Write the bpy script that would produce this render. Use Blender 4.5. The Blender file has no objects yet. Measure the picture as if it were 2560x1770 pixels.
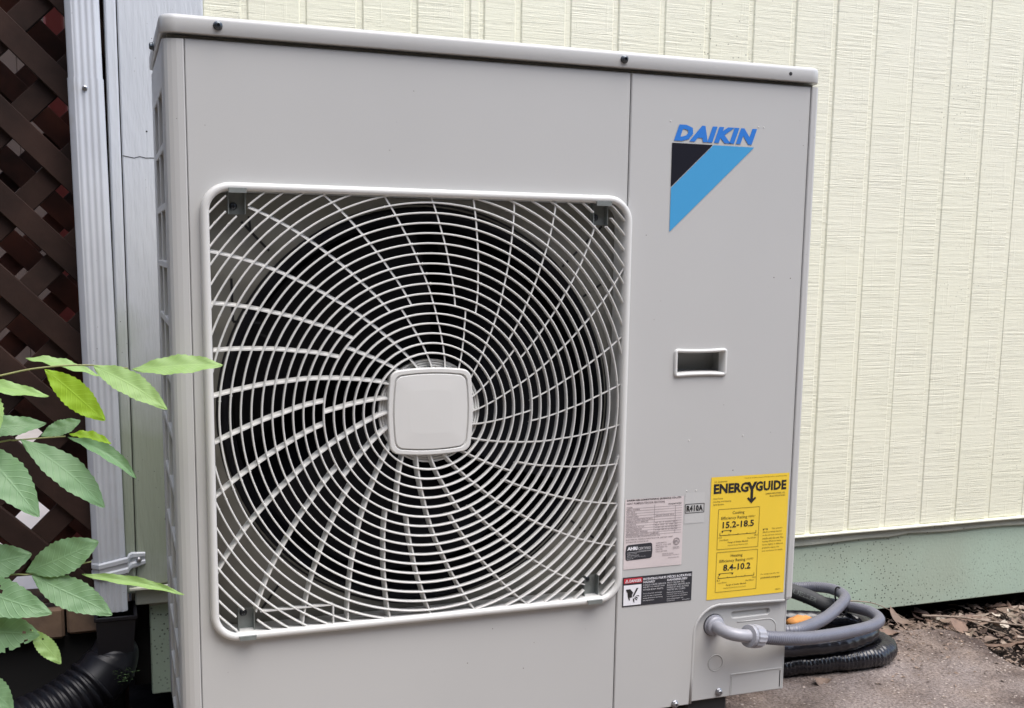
import bpy, bmesh, math, random
from mathutils import Vector, Matrix
from mathutils.geometry import tessellate_polygon
R = math.radians
random.seed(7)

# ------------------------------------------------------------------ camera, world, sun, exposure
S = bpy.context.scene
C = bpy.context.scene.collection
cam = bpy.data.cameras.new('camera'); co = bpy.data.objects.new('camera', cam); C.objects.link(co); S.camera = co
cam.sensor_fit = 'HORIZONTAL'; cam.sensor_width = 36.0; cam.lens = 36.0 * 2768.7 / 2560.0
cam.shift_x = (1280 - 1298.3) / 2560.0; cam.shift_y = (1035.4 - 885.0) / 2560.0
cam.clip_start = 0.02; cam.clip_end = 300.0
rot = Matrix.Rotation(-0.3563, 4, 'Z') @ Matrix.Rotation(-0.1444, 4, 'X') @ Matrix.Rotation(-0.0152, 4, 'Y') @ Matrix.Rotation(R(90), 4, 'X')
co.matrix_world = Matrix.Translation((-0.0729, -1.4538, 0.7101)) @ rot

W = bpy.data.worlds.new('World'); S.world = W; W.use_nodes = True
nt = W.node_tree; bgn = nt.nodes['Background']
sky = nt.nodes.new('ShaderNodeTexSky'); sky.sky_type = 'NISHITA'; sky.sun_disc = False
SUN_EL, SUN_AZ = R(66), R(150)             # azimuth clockwise from +Y: over the photographer's right shoulder
sky.sun_elevation = SUN_EL; sky.sun_rotation = SUN_AZ
sky.air_density = 1.0; sky.dust_density = 2.5; sky.ozone_density = 1.0
nt.links.new(sky.outputs[0], bgn.inputs[0]); bgn.inputs[1].default_value = 0.11
sl = bpy.data.lights.new('sun', 'SUN'); sl.energy = 1.2; sl.angle = R(50); sl.color = (1.0, 0.98, 0.945)
so = bpy.data.objects.new('sun', sl); C.objects.link(so)
sd = Vector((math.sin(SUN_AZ) * math.cos(SUN_EL), math.cos(SUN_AZ) * math.cos(SUN_EL), math.sin(SUN_EL)))
so.rotation_euler = (-sd).to_track_quat('-Z', 'Y').to_euler(); so.location = sd * 20
S.view_settings.view_transform = 'Standard'; S.view_settings.look = 'None'
S.view_settings.gamma = 1.0; S.view_settings.use_curve_mapping = False
S.view_settings.exposure = 1.56

# ------------------------------------------------------------------ materials
MT = {}
def mat(name, col, rough=0.5, metal=0.0, var=0.0, vscale=6.0, bump=0.0, bscale=60.0, spec=0.5, col2=None, coat=0.0, stretch=None, specks=None, stain=None, perobj=0.0, bdist=0.002, algae=None):
    if name in MT: return MT[name]
    m = bpy.data.materials.new(name); m.use_nodes = True; n = m.node_tree.nodes; l = m.node_tree.links
    b = n['Principled BSDF']; b.inputs['Roughness'].default_value = rough; b.inputs['Metallic'].default_value = metal
    b.inputs['Specular IOR Level'].default_value = spec; b.inputs['Coat Weight'].default_value = coat
    b.inputs['Base Color'].default_value = (*col, 1)
    tc = n.new('ShaderNodeTexCoord'); geo = n.new('ShaderNodeNewGeometry')
    mp = n.new('ShaderNodeMapping'); l.new(geo.outputs['Position'], mp.inputs[0])
    if stretch: mp.inputs['Scale'].default_value = stretch
    cur = None
    def rgb(c):
        r = n.new('ShaderNodeRGB'); r.outputs[0].default_value = (*c, 1); return r.outputs[0]
    def mix(fac, a, bb):
        x = n.new('ShaderNodeMix'); x.data_type = 'RGBA'
        if hasattr(fac, 'links'): l.new(fac, x.inputs[0])
        else: x.inputs[0].default_value = fac
        l.new(a, x.inputs[6]); l.new(bb, x.inputs[7]); return x.outputs[2]
    def noise(sc, det=4, src=None):
        t = n.new('ShaderNodeTexNoise'); t.inputs['Scale'].default_value = sc; t.inputs['Detail'].default_value = det
        l.new(src or mp.outputs[0], t.inputs['Vector']); return t.outputs['Fac']
    def ramp(src, a, bb, c0=(0,0,0,1), c1=(1,1,1,1)):
        r = n.new('ShaderNodeValToRGB'); r.color_ramp.elements[0].position = a; r.color_ramp.elements[1].position = bb
        r.color_ramp.elements[0].color = c0; r.color_ramp.elements[1].color = c1
        l.new(src, r.inputs[0]); return r.outputs[0]
    cur = rgb(col)
    if col2 is not None or var > 0:
        c2 = col2 if col2 is not None else tuple(max(0, c * (1 - var)) for c in col)
        cur = mix(ramp(noise(vscale, 6), 0.35, 0.68), cur, rgb(c2))
    if stain:      # (colour, scale, low, high)
        cur = mix(ramp(noise(stain[1], 7, geo.outputs['Position']), stain[2], stain[3]), cur, rgb(stain[0]))
    if algae:      # (colour, scale, top): growth creeping up from below, ragged edge
        sx = n.new('ShaderNodeSeparateXYZ'); l.new(geo.outputs['Position'], sx.inputs[0])
        mr0 = n.new('ShaderNodeMapRange'); mr0.inputs[1].default_value = algae[2]; mr0.inputs[2].default_value = algae[2] - 0.45; mr0.inputs[3].default_value = -0.35; mr0.inputs[4].default_value = 0.35
        l.new(sx.outputs[2], mr0.inputs[0]); ad0 = n.new('ShaderNodeMath'); ad0.operation = 'ADD'; l.new(mr0.outputs[0], ad0.inputs[0]); l.new(noise(algae[1], 8, geo.outputs['Position']), ad0.inputs[1])
        cur = mix(ramp(ad0.outputs[0], 0.42, 0.78), cur, rgb(algae[0]))
    if specks:     # (colour, scale, threshold, mask scale)
        v = n.new('ShaderNodeTexVoronoi'); v.inputs['Scale'].default_value = specks[1]; v.inputs['Randomness'].default_value = 1
        l.new(geo.outputs['Position'], v.inputs['Vector'])
        sp = ramp(v.outputs['Distance'], specks[2] * 0.7, specks[2], (1,1,1,1), (0,0,0,1))
        mk = ramp(noise(specks[3], 3, geo.outputs['Position']), *(specks[4] if len(specks) > 4 else (0.50, 0.60)))
        mm = n.new('ShaderNodeMath'); mm.operation = 'MULTIPLY'; l.new(sp, mm.inputs[0]); l.new(mk, mm.inputs[1])
        cur = mix(mm.outputs[0], cur, rgb(specks[0]))
    if perobj > 0:
        oi = n.new('ShaderNodeObjectInfo'); h = n.new('ShaderNodeHueSaturation')
        mr = n.new('ShaderNodeMapRange'); mr.inputs[3].default_value = 1 - perobj; mr.inputs[4].default_value = 1 + perobj
        l.new(oi.outputs['Random'], mr.inputs[0]); l.new(mr.outputs[0], h.inputs['Value']); l.new(cur, h.inputs['Color']); cur = h.outputs[0]
    l.new(cur, b.inputs['Base Color'])
    if bump > 0:
        bp = n.new('ShaderNodeBump'); bp.inputs['Strength'].default_value = bump; bp.inputs['Distance'].default_value = bdist
        l.new(noise(bscale, 5), bp.inputs['Height']); l.new(bp.outputs[0], b.inputs['Normal'])
    MT[name] = m; return m

M_IV   = mat('ivory_paint', (0.495, 0.495, 0.486), 0.34, var=0.05, vscale=2.2, bump=0.03, bscale=900, specks=((0.10, 0.08, 0.07), 55, 0.06, 4, (0.55, 0.62)))
M_IVP  = mat('ivory_plastic', (0.62, 0.618, 0.60), 0.38, var=0.03, vscale=4)
M_INN  = mat('shaded_ivory_paint', (0.215, 0.207, 0.18), 0.5, var=0.08, vscale=7)  # darker copy of the ivory paint, with the shade of recessed parts in its colour
M_BLK  = mat('black_plastic', (0.007, 0.007, 0.010), 0.4, spec=0.3)
M_FAN  = mat('fan_plastic', (0.007, 0.007, 0.010), 0.6, spec=0.2)
M_COIL = mat('shaded_coil_fins', (0.020, 0.021, 0.030), 0.8, spec=0.1, bump=0.5, bscale=300, stretch=(1, 1, 0.01))  # aluminium fins coloured near-black for the shade inside the casing
M_SIDEC= mat('shaded_side_fins', (0.05, 0.05, 0.055), 0.5, var=0.3, vscale=30)  # same fins, darkened for the shade behind the side guard
M_MARK = mat('mould_mark', (0.008, 0.008, 0.01), 0.6)
M_GALV = mat('galvanised_steel', (0.24, 0.26, 0.25), 0.5, 0.35, var=0.25, vscale=60)
M_SCR  = mat('dark_screw_steel', (0.09, 0.10, 0.11), 0.32, 0.8)
M_SCR2 = mat('zinc_screw_steel', (0.35, 0.35, 0.36), 0.3, 0.85)
M_HOLE = mat('screw_recess', (0.01, 0.01, 0.012), 0.7)
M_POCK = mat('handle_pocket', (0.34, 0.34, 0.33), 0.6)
M_YEL  = mat('label_yellow', (0.83, 0.58, 0.05), 0.35, var=0.04, vscale=20)
M_INK  = mat('ink_black', (0.015, 0.014, 0.014), 0.5)
M_INKB = mat('ink_brown', (0.13, 0.09, 0.02), 0.5)
M_INKG = mat('ink_grey', (0.16, 0.13, 0.14), 0.5)
M_PINK = mat('nameplate_foil', (0.68, 0.61, 0.61), 0.32, 0.1, var=0.10, vscale=25)
M_WHT  = mat('label_white', (0.78, 0.78, 0.82), 0.4)
M_LBLK = mat('label_black', (0.028, 0.029, 0.036), 0.4)
M_RED  = mat('label_red', (0.48, 0.03, 0.045), 0.4)
M_LG   = mat('label_grey_ink', (0.62, 0.62, 0.64), 0.5)
M_CLR  = mat('clear_sticker', (0.505, 0.505, 0.497), 0.3)
M_BLU  = mat('logo_blue', (0.035, 0.19, 0.60), 0.32)
M_CYN  = mat('logo_light_blue', (0.065, 0.32, 0.60), 0.32)
M_NAVY = mat('logo_black', (0.010, 0.010, 0.017), 0.32)
M_COND = mat('grey_conduit', (0.135, 0.138, 0.168), 0.3, var=0.12, vscale=30)
M_CONN = mat('connector_plastic', (0.31, 0.315, 0.35), 0.33)
M_GASK = mat('gasket', (0.04, 0.04, 0.05), 0.6)
M_TAPE = mat('black_vinyl_wrap', (0.010, 0.010, 0.014), 0.2)
M_FOAM = mat('black_foam_tube', (0.035, 0.036, 0.038), 0.7, bump=0.3, bscale=400)
M_FTXT = mat('foam_print', (0.11, 0.12, 0.115), 0.8)
M_SKIRT= mat('green_skirt_paint', (0.40, 0.50, 0.40), 0.6, col2=(0.37, 0.43, 0.34), vscale=4, bump=0.25, bscale=140, specks=((0.04, 0.045, 0.04), 125, 0.26, 2.2, (0.36, 0.62)))
M_GSTRIP=mat('grey_green_strip', (0.42, 0.43, 0.36), 0.7, var=0.2, vscale=14, bump=0.25, bscale=120, specks=((0.05, 0.05, 0.04), 120, 0.2, 5))
M_DRIP = mat('drip_cap_paint', (0.74, 0.74, 0.62), 0.55, var=0.12, vscale=18, bump=0.2, bscale=90)
M_CORN = mat('corner_board_paint', (0.56, 0.585, 0.62), 0.5, var=0.08, vscale=6, bump=0.8, bscale=38, stretch=(3.5, 1, 0.5), algae=((0.33, 0.37, 0.29), 5.0, 0.78), specks=((0.10, 0.11, 0.10), 95, 0.09, 5))
M_DS   = mat('white_aluminium', (0.58, 0.605, 0.65), 0.34, var=0.10, vscale=9, stain=((0.40, 0.38, 0.32), 11.0, 0.62, 0.85), specks=((0.06, 0.06, 0.06), 70, 0.07, 8))
M_LAT  = mat('brown_stained_wood', (0.046, 0.027, 0.022), 0.8, spec=0.1, col2=(0.024, 0.016, 0.014), vscale=10, bump=0.5, bscale=50, stretch=(1, 1, 1), perobj=0.25)
M_LATB = mat('red_brown_stained_wood', (0.115, 0.042, 0.030), 0.75, spec=0.15, col2=(0.03, 0.018, 0.016), vscale=9, bump=0.4, bscale=50, perobj=0.25)
M_POST = mat('red_paint', (0.36, 0.07, 0.06), 0.6, var=0.25, vscale=10)
M_TIMB = mat('weathered_timber', (0.20, 0.13, 0.085), 0.8, col2=(0.07, 0.05, 0.04), vscale=14, bump=0.6, bscale=60)
M_PATIO= mat('sunlit_patio', (0.80, 0.71, 0.64), 0.8, var=0.12, vscale=6)  # raised paleness stands in for sunlight on the ground beyond the lattice
M_FENCE= mat('grey_brown_fence', (0.085, 0.058, 0.048), 0.8, var=0.3, vscale=6)
M_YARD = mat('yard_dirt', (0.26, 0.215, 0.18), 0.95, var=0.2, vscale=2)
M_SOIL = mat('dark_soil', (0.026, 0.019, 0.016), 0.95, spec=0.1, col2=(0.010, 0.008, 0.007), vscale=25, bump=1.0, bscale=90)
M_HWALL= mat('house_side', (0.5, 0.5, 0.45), 0.7)
M_DARK = mat('shade_black', (0.010, 0.009, 0.009), 0.95)  # near-black stands in for shade under the house and lattice
M_RISER= mat('black_riser', (0.02, 0.021, 0.022), 0.6)
M_TWIG = mat('dry_twig', (0.30, 0.23, 0.18), 0.85, var=0.4, vscale=60)
M_STEM = mat('green_stem', (0.24, 0.25, 0.09), 0.5, var=0.2, vscale=30)
M_BARK = mat('sapling_bark', (0.16, 0.13, 0.09), 0.8, var=0.3, vscale=40)
M_ORNG = mat('orange_rot_wood', (0.62, 0.27, 0.07), 0.8, col2=(0.40, 0.17, 0.05), vscale=60, bump=0.6, bscale=200)
M_MOSS = mat('moss_green', (0.07, 0.12, 0.045), 0.9)
M_PEB  = mat('pale_leaf_scrap', (0.46, 0.40, 0.33), 0.8, perobj=0.25)

def concrete():
    m = mat('weathered_concrete', (0.225, 0.182, 0.160), 0.95, spec=0.2, col2=(0.085, 0.064, 0.058), vscale=15, bump=1.0, bscale=95, bdist=0.008, specks=((0.42, 0.37, 0.34), 80, 0.20, 14), stain=((0.255, 0.22, 0.21), 4.5, 0.47, 0.68))
    n = m.node_tree.nodes; l = m.node_tree.links; b = n['Principled BSDF']; src = b.inputs['Base Color'].links[0].from_socket
    geo = n.new('ShaderNodeNewGeometry'); t = n.new('ShaderNodeTexNoise'); t.inputs['Scale'].default_value = 190; t.inputs['Detail'].default_value = 6; t.inputs['Roughness'].default_value = 0.8; l.new(geo.outputs['Position'], t.inputs['Vector'])
    r = n.new('ShaderNodeValToRGB'); r.color_ramp.elements[0].position = 0.38; r.color_ramp.elements[0].color = (0.35, 0.33, 0.32, 1); r.color_ramp.elements[1].position = 0.62; r.color_ramp.elements[1].color = (1.25, 1.22, 1.18, 1); l.new(t.outputs['Fac'], r.inputs[0])
    x = n.new('ShaderNodeMix'); x.data_type = 'RGBA'; x.blend_type = 'MULTIPLY'; x.inputs[0].default_value = 0.85; l.new(src, x.inputs[6]); l.new(r.outputs[0], x.inputs[7]); l.new(x.outputs[2], b.inputs['Base Color'])
    return m
M_CONC = concrete()

def siding_mat():
    m = bpy.data.materials.new('cream_siding_paint'); m.use_nodes = True; n = m.node_tree.nodes; l = m.node_tree.links
    b = n['Principled BSDF']; b.inputs['Roughness'].default_value = 0.55; b.inputs['Specular IOR Level'].default_value = 0.35
    geo = n.new('ShaderNodeNewGeometry'); oi = n.new('ShaderNodeObjectInfo')
    off = n.new('ShaderNodeVectorMath'); off.operation = 'MULTIPLY_ADD'; off.inputs[1].default_value = (1, 1, 1)
    cx = n.new('ShaderNodeCombineXYZ'); ml = n.new('ShaderNodeMath'); ml.operation = 'MULTIPLY'; ml.inputs[1].default_value = 3.7
    l.new(oi.outputs['Random'], ml.inputs[0]); l.new(ml.outputs[0], cx.inputs[2])
    l.new(geo.outputs['Position'], off.inputs[0]); l.new(cx.outputs[0], off.inputs[2])
    def ns(scale, det, rough=0.6, src=None, sc=1.0):
        mp = n.new('ShaderNodeMapping'); mp.inputs['Scale'].default_value = scale; l.new(src or off.outputs[0], mp.inputs[0])
        t = n.new('ShaderNodeTexNoise'); t.inputs['Scale'].default_value = sc; t.inputs['Detail'].default_value = det; t.inputs['Roughness'].default_value = rough
        l.new(mp.outputs[0], t.inputs['Vector']); return t.outputs['Fac']
    def ramp(src, a, bb, flip=False):
        r = n.new('ShaderNodeValToRGB'); r.color_ramp.elements[0].position = a; r.color_ramp.elements[1].position = bb
        if flip: r.color_ramp.elements[0].color = (1,1,1,1); r.color_ramp.elements[1].color = (0,0,0,1)
        l.new(src, r.inputs[0]); return r.outputs[0]
    def math2(op, a, bb):
        x = n.new('ShaderNodeMath'); x.operation = op
        for i, s in enumerate((a, bb)):
            if hasattr(s, 'links'): l.new(s, x.inputs[i])
            else: x.inputs[i].default_value = s
        return x.outputs[0]
    saw = ns((6.0, 1, 210), 5, 0.74)                      # rough-sawn lines running across the boards
    sawm = ramp(ns((9, 1, 15), 5), 0.38, 0.66)            # where they are strong
    fine = ns((60, 1, 260), 3)
    drip = ramp(ns((85, 1, 7), 3), 0.60, 0.70)           # paint runs
    h = math2('ADD', math2('MULTIPLY', ramp(saw, 0.36, 0.66), math2('ADD', math2('MULTIPLY', sawm, 0.75), 0.25)), math2('MULTIPLY', fine, 0.30))
    h = math2('ADD', h, math2('MULTIPLY', drip, 0.22))
    bp = n.new('ShaderNodeBump'); bp.inputs['Strength'].default_value = 0.5; bp.inputs['Distance'].default_value = 0.0020
    l.new(h, bp.inputs['Height']); l.new(bp.outputs[0], b.inputs['Normal'])
    def mixc(f, a, c):
        x = n.new('ShaderNodeMix'); x.data_type = 'RGBA'; l.new(f, x.inputs[0])
        if isinstance(a, tuple): x.inputs[6].default_value = (*a, 1)
        else: l.new(a, x.inputs[6])
        x.inputs[7].default_value = (*c, 1); return x.outputs[2]
    c = mixc(ramp(ns((1.6, 1.6, 1.6), 4, src=geo.outputs['Position']), 0.35, 0.7), (0.79, 0.775, 0.635), (0.775, 0.765, 0.60))
    # darker tone in a few of the saw lines and dark mildew dots
    line = ramp(saw, 0.33, 0.37, True)
    lm = math2('MULTIPLY', line, ramp(ns((22, 1, 16), 3), 0.52, 0.66)); c = mixc(math2('MULTIPLY', lm, 0.55), c, (0.34, 0.33, 0.27))
    v = n.new('ShaderNodeTexVoronoi'); v.inputs['Scale'].default_value = 85; l.new(geo.outputs['Position'], v.inputs['Vector'])
    dots = ramp(v.outputs['Distance'], 0.10, 0.15, True)
    dm = math2('MULTIPLY', dots, ramp(ns((3.1, 3.1, 3.1), 4, src=geo.outputs['Position']), 0.54, 0.66)); c = mixc(math2('MULTIPLY', dm, 0.7), c, (0.16, 0.16, 0.12))
    l.new(c, b.inputs['Base Color'])
    return m
M_SID = siding_mat()

def leaf_mat(name, col, col2, trans):
    m = bpy.data.materials.new(name); m.use_nodes = True; n = m.node_tree.nodes; l = m.node_tree.links
    b = n['Principled BSDF']; b.inputs['Roughness'].default_value = 0.45; b.inputs['Specular IOR Level'].default_value = 0.4
    at = n.new('ShaderNodeUVMap'); sep = n.new('ShaderNodeSeparateXYZ'); l.new(at.outputs[0], sep.inputs[0])
    # side veins: lines slanting forward from the midrib
    ab = n.new('ShaderNodeMath'); ab.operation = 'ABSOLUTE'; l.new(sep.outputs[1], ab.inputs[0])
    ad = n.new('ShaderNodeMath'); ad.operation = 'MULTIPLY_ADD'; ad.inputs[1].default_value = -0.16; l.new(ab.outputs[0], ad.inputs[0]); l.new(sep.outputs[0], ad.inputs[2])
    sn = n.new('ShaderNodeMath'); sn.operation = 'MULTIPLY'; sn.inputs[1].default_value = 75; l.new(ad.outputs[0], sn.inputs[0])
    si = n.new('ShaderNodeMath'); si.operation = 'SINE'; l.new(sn.outputs[0], si.inputs[0])
    rp = n.new('ShaderNodeValToRGB'); rp.color_ramp.elements[0].position = 0.80; rp.color_ramp.elements[1].position = 1.0; l.new(si.outputs[0], rp.inputs[0])
    mid = n.new('ShaderNodeValToRGB'); mid.color_ramp.elements[0].position = 0.02; mid.color_ramp.elements[0].color = (1,1,1,1); mid.color_ramp.elements[1].position = 0.07; mid.color_ramp.elements[1].color = (0,0,0,1); l.new(ab.outputs[0], mid.inputs[0])
    mx = n.new('ShaderNodeMath'); mx.operation = 'MAXIMUM'; l.new(rp.outputs[0], mx.inputs[0]); l.new(mid.outputs[0], mx.inputs[1])
    nz = n.new('ShaderNodeTexNoise'); nz.inputs['Scale'].default_value = 30; geo = n.new('ShaderNodeNewGeometry'); l.new(geo.outputs['Position'], nz.inputs['Vector'])
    m1 = n.new('ShaderNodeMix'); m1.data_type = 'RGBA'; l.new(nz.outputs['Fac'], m1.inputs[0]); m1.inputs[6].default_value = (*col, 1); m1.inputs[7].default_value = (*col2, 1)
    m2 = n.new('ShaderNodeMix'); m2.data_type = 'RGBA'; sc = n.new('ShaderNodeMath'); sc.operation = 'MULTIPLY'; sc.inputs[1].default_value = 0.35; l.new(mx.outputs[0], sc.inputs[0]); l.new(sc.outputs[0], m2.inputs[0])
    l.new(m1.outputs[2], m2.inputs[6]); m2.inputs[7].default_value = (col[0] * 1.5 + 0.02, col[1] * 1.4 + 0.02, col[2] * 1.4 + 0.02, 1)
    l.new(m2.outputs[2], b.inputs['Base Color'])
    bp = n.new('ShaderNodeBump'); bp.inputs['Strength'].default_value = 0.35; bp.inputs['Distance'].default_value = 0.0008; l.new(mx.outputs[0], bp.inputs['Height']); l.new(bp.outputs[0], b.inputs['Normal'])
    tr = n.new('ShaderNodeBsdfTranslucent'); tr.inputs[0].default_value = (min(1, col[0] * 2.2), min(1, col[1] * 1.9), col[2] * 0.7, 1)
    ms = n.new('ShaderNodeMixShader'); ms.inputs[0].default_value = trans
    l.new(b.outputs[0], ms.inputs[1]); l.new(tr.outputs[0], ms.inputs[2]); l.new(ms.outputs[0], n['Material Output'].inputs[0])
    return m
M_LF  = leaf_mat('leaf_green', (0.25, 0.42, 0.13), (0.32, 0.48, 0.19), 0.35)
M_LFY = leaf_mat('leaf_lime', (0.30, 0.52, 0.04), (0.36, 0.56, 0.05), 0.45)
M_LFD = leaf_mat('leaf_blue_green', (0.145, 0.275, 0.135), (0.19, 0.32, 0.17), 0.3)
DRY = [mat('dry_leaf_%d' % i, c, 0.7, var=0.35, vscale=45, bump=0.5, bscale=150, perobj=0.2) for i, c in enumerate([(0.17, 0.108, 0.078), (0.23, 0.16, 0.12), (0.11, 0.068, 0.052), (0.29, 0.225, 0.175)])]

# ------------------------------------------------------------------ helpers
def link(name, verts, faces, m, parent=None, smooth=False, uv=None):
    me = bpy.data.meshes.new(name); me.from_pydata([tuple(v) for v in verts], [], faces); me.update()
    if uv is not None:
        ul = me.uv_layers.new(name='UVMap')
        for lp in me.loops: ul.data[lp.index].uv = uv[lp.vertex_index]
    if smooth:
        for p in me.polygons: p.use_smooth = True
    me.materials.append(m)
    o = bpy.data.objects.new(name, me); C.objects.link(o)
    if parent is not None: o.parent = parent
    return o
class MB:
    def __init__(s): s.v = []; s.f = []
    def add(s, v, f):
        k = len(s.v); s.v += [tuple(x) for x in v]; s.f += [tuple(i + k for i in q) for q in f]; return s
    def box(s, x0, x1, y0, y1, z0, z1, M=None):
        v = [(x, y, z) for x in (x0, x1) for y in (y0, y1) for z in (z0, z1)]
        if M is not None: v = [M @ Vector(p) for p in v]
        return s.add(v, [(0,1,3,2),(4,6,7,5),(0,4,5,1),(2,3,7,6),(0,2,6,4),(1,5,7,3)])
    def cbox(s, x0, x1, y0, y1, z0, z1, c=0.002, M=None):      # box with chamfered edges
        bm = bmesh.new(); bmesh.ops.create_cube(bm, size=1.0)
        for q in bm.verts: q.co = Vector(((x0+x1)/2 + q.co.x*(x1-x0), (y0+y1)/2 + q.co.y*(y1-y0), (z0+z1)/2 + q.co.z*(z1-z0)))
        bmesh.ops.bevel(bm, geom=list(bm.edges), offset=c, segments=1, affect='EDGES', profile=0.5)
        bm.verts.ensure_lookup_table(); bm.verts.index_update()
        v = [q.co.copy() for q in bm.verts]; f = [tuple(q.index for q in p.verts) for p in bm.faces]; bm.free()
        if M is not None: v = [M @ p for p in v]
        return s.add(v, f)
    def loft(s, rings, closed=True, cap0=False, cap1=False):
        n = len(rings[0]); v = [p for r in rings for p in r]; f = []
        for i in range(len(rings) - 1):
            for j in range(n if closed else n - 1):
                a = i * n + j; b = i * n + (j + 1) % n; f.append((a, b, b + n, a + n))
        if cap0: f.append(tuple(reversed(range(n))))
        if cap1: f.append(tuple((len(rings) - 1) * n + j for j in range(n)))
        return s.add(v, f)
    def lathe(s, prof, origin, axis='-Y', seg=24, cap=True):    # prof: (radius, distance along axis)
        o = Vector(origin); rings = []
        for r, d in prof:
            ring = []
            for k in range(seg):
                a = 2 * math.pi * k / seg; u, w = r * math.cos(a), r * math.sin(a)
                ring.append(o + {'-Y': Vector((u, -d, w)), '-X': Vector((-d, u, w)), '+X': Vector((d, u, w)), 'Z': Vector((u, w, d))}[axis])
            rings.append(ring)
        return s.loft(rings, True, cap, cap)
    def tube(s, pts, rad, seg=10, cap=True, frame=None):
        pts = [Vector(p) for p in pts]; n = len(pts); rings = []; up = None
        for i, p in enumerate(pts):
            t = (pts[min(i + 1, n - 1)] - pts[max(i - 1, 0)]).normalized()
            if up is None: up = Vector((0, 0, 1)) if abs(t.z) < 0.9 else Vector((1, 0, 0))
            side = t.cross(up).normalized(); up = side.cross(t).normalized()
            r = rad(i) if callable(rad) else rad
            rings.append([p + (r[k] if isinstance(r, list) else r) * (math.cos(2*math.pi*k/seg) * side + math.sin(2*math.pi*k/seg) * up) for k in range(seg)])
        return s.loft(rings, True, cap, cap)
    def build(s, name, m, parent=None, smooth=False): return link(name, s.v, s.f, m, parent, smooth)
def thing(name, label, cat, loc=(0, 0, 0), group=None):
    o = bpy.data.objects.new(name, None); C.objects.link(o); o.location = loc; o.empty_display_size = 0.05
    o['label'] = label; o['category'] = cat
    if group: o['group'] = group
    return o
def reparent_origin(root):            # keep world coordinates of parts when the root stands off the origin
    bpy.context.view_layer.update()
    for ch in root.children: ch.matrix_parent_inverse = root.matrix_world.inverted()
def tag(o, label, cat, group=None):
    o['label'] = label; o['category'] = cat
    if group: o['group'] = group
    return o
def struct(o): o['kind'] = 'structure'; return o
def smooth_path(pts, step):           # Catmull-Rom resampled to even steps
    P = [Vector(p) for p in pts]; P = [2 * P[0] - P[1]] + P + [2 * P[-1] - P[-2]]; d = []
    for i in range(1, len(P) - 2):
        for k in range(40):
            t = k / 40; a, b, c, e = P[i-1], P[i], P[i+1], P[i+2]
            d.append(0.5 * ((2*b) + (c - a)*t + (2*a - 5*b + 4*c - e)*t*t + (3*b - a - 3*c + e)*t**3))
    d.append(P[-2]); out = [d[0]]; acc = 0.0
    for i in range(1, len(d)):
        seg = (d[i] - d[i-1]).length
        while acc + seg >= step:
            f = (step - acc) / seg; q = d[i-1].lerp(d[i], f); out.append(q); d[i-1] = q; seg = (d[i] - d[i-1]).length; acc = 0.0
        acc += seg
    return out
def rrect(x0, x1, z0, z1, r, n=6):    # rounded rectangle, counter-clockwise in (x, z)
    out = []
    for cx, cz, a0 in ((x1 - r, z0 + r, -90), (x1 - r, z1 - r, 0), (x0 + r, z1 - r, 90), (x0 + r, z0 + r, 180)):
        for k in range(n + 1):
            a = R(a0 + 90 * k / n); out.append((cx + r * math.cos(a), cz + r * math.sin(a)))
    return out
def inset(poly, d):                   # move a ccw polygon inwards by d (miter)
    n = len(poly); out = []
    for i in range(n):
        p0, p1, p2 = (Vector(poly[j % n]) for j in (i - 1, i, i + 1))
        e1 = (p1 - p0).normalized(); e2 = (p2 - p1).normalized()
        n1 = Vector((-e1.y, e1.x)); n2 = Vector((-e2.y, e2.x)); m = (n1 + n2)
        if m.length < 1e-6: m = n1.copy()
        m.normalize(); k = d / max(0.35, m.dot(n1)); out.append(tuple(p1 + m * k))
    return out
def plate(mb, outer, holes, y0, th, ch=0.0008):
    """sheet in the XZ plane, front at y0, walls going back by th, chamfered rim"""
    loops = [outer] + holes; fr = [inset(outer, ch)] + [inset(h, ch) for h in holes]   # holes are given clockwise
    tri = tessellate_polygon([[Vector((p[0], p[1], 0)) for p in q] for q in fr])
    flat = [p for q in fr for p in q]
    vs = [(p[0], y0, p[1]) for p in flat]; fs = []
    for t in tri:
        a, b, c = (Vector(flat[i]) for i in t)
        cr = (b - a).x * (c - a).y - (b - a).y * (c - a).x
        fs.append(tuple(t) if cr > 0 else tuple(reversed(t)))
    mb.add(vs, fs)
    for f, q in zip(fr, loops):
        n = len(q)
        mb.loft([[(p[0], y0, p[1]) for p in f], [(p[0], y0 + ch, p[1]) for p in q], [(p[0], y0 + th, p[1]) for p in q]])
    return mb
def screw(parent, x, y, z, r=0.006, axis='-Y', m=None, recess=True, name='screw'):
    m = m or M_SCR
    o = MB().lathe([(r*1.25, 0), (r*1.25, r*.25), (r*.98, r*.45), (r*.95, r*1.0), (r*.6, r*1.25), (r*.42, r*1.27), (r*.36, r*.8), (0.00001, r*.8)], (x, y, z), axis, 14).build(name, m, parent)
    return o
TX = []
def text(body, x0, x1, z0, z1, m, parent, y, bold=0.0, shear=0.0, name='lettering', track=1.0, fit=True, tilt=None):
    c = bpy.data.curves.new('text', 'FONT'); c.body = body; c.size = 1.0; c.resolution_u = 2; c.shear = shear; c.offset = bold
    c.space_character = track; c.fill_mode = 'FRONT'; c.space_line = 0.95
    t = bpy.data.objects.new('text', c); C.objects.link(t)
    TX.append((t, x0, x1, z0, z1, m, parent, y, name, fit))
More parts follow.
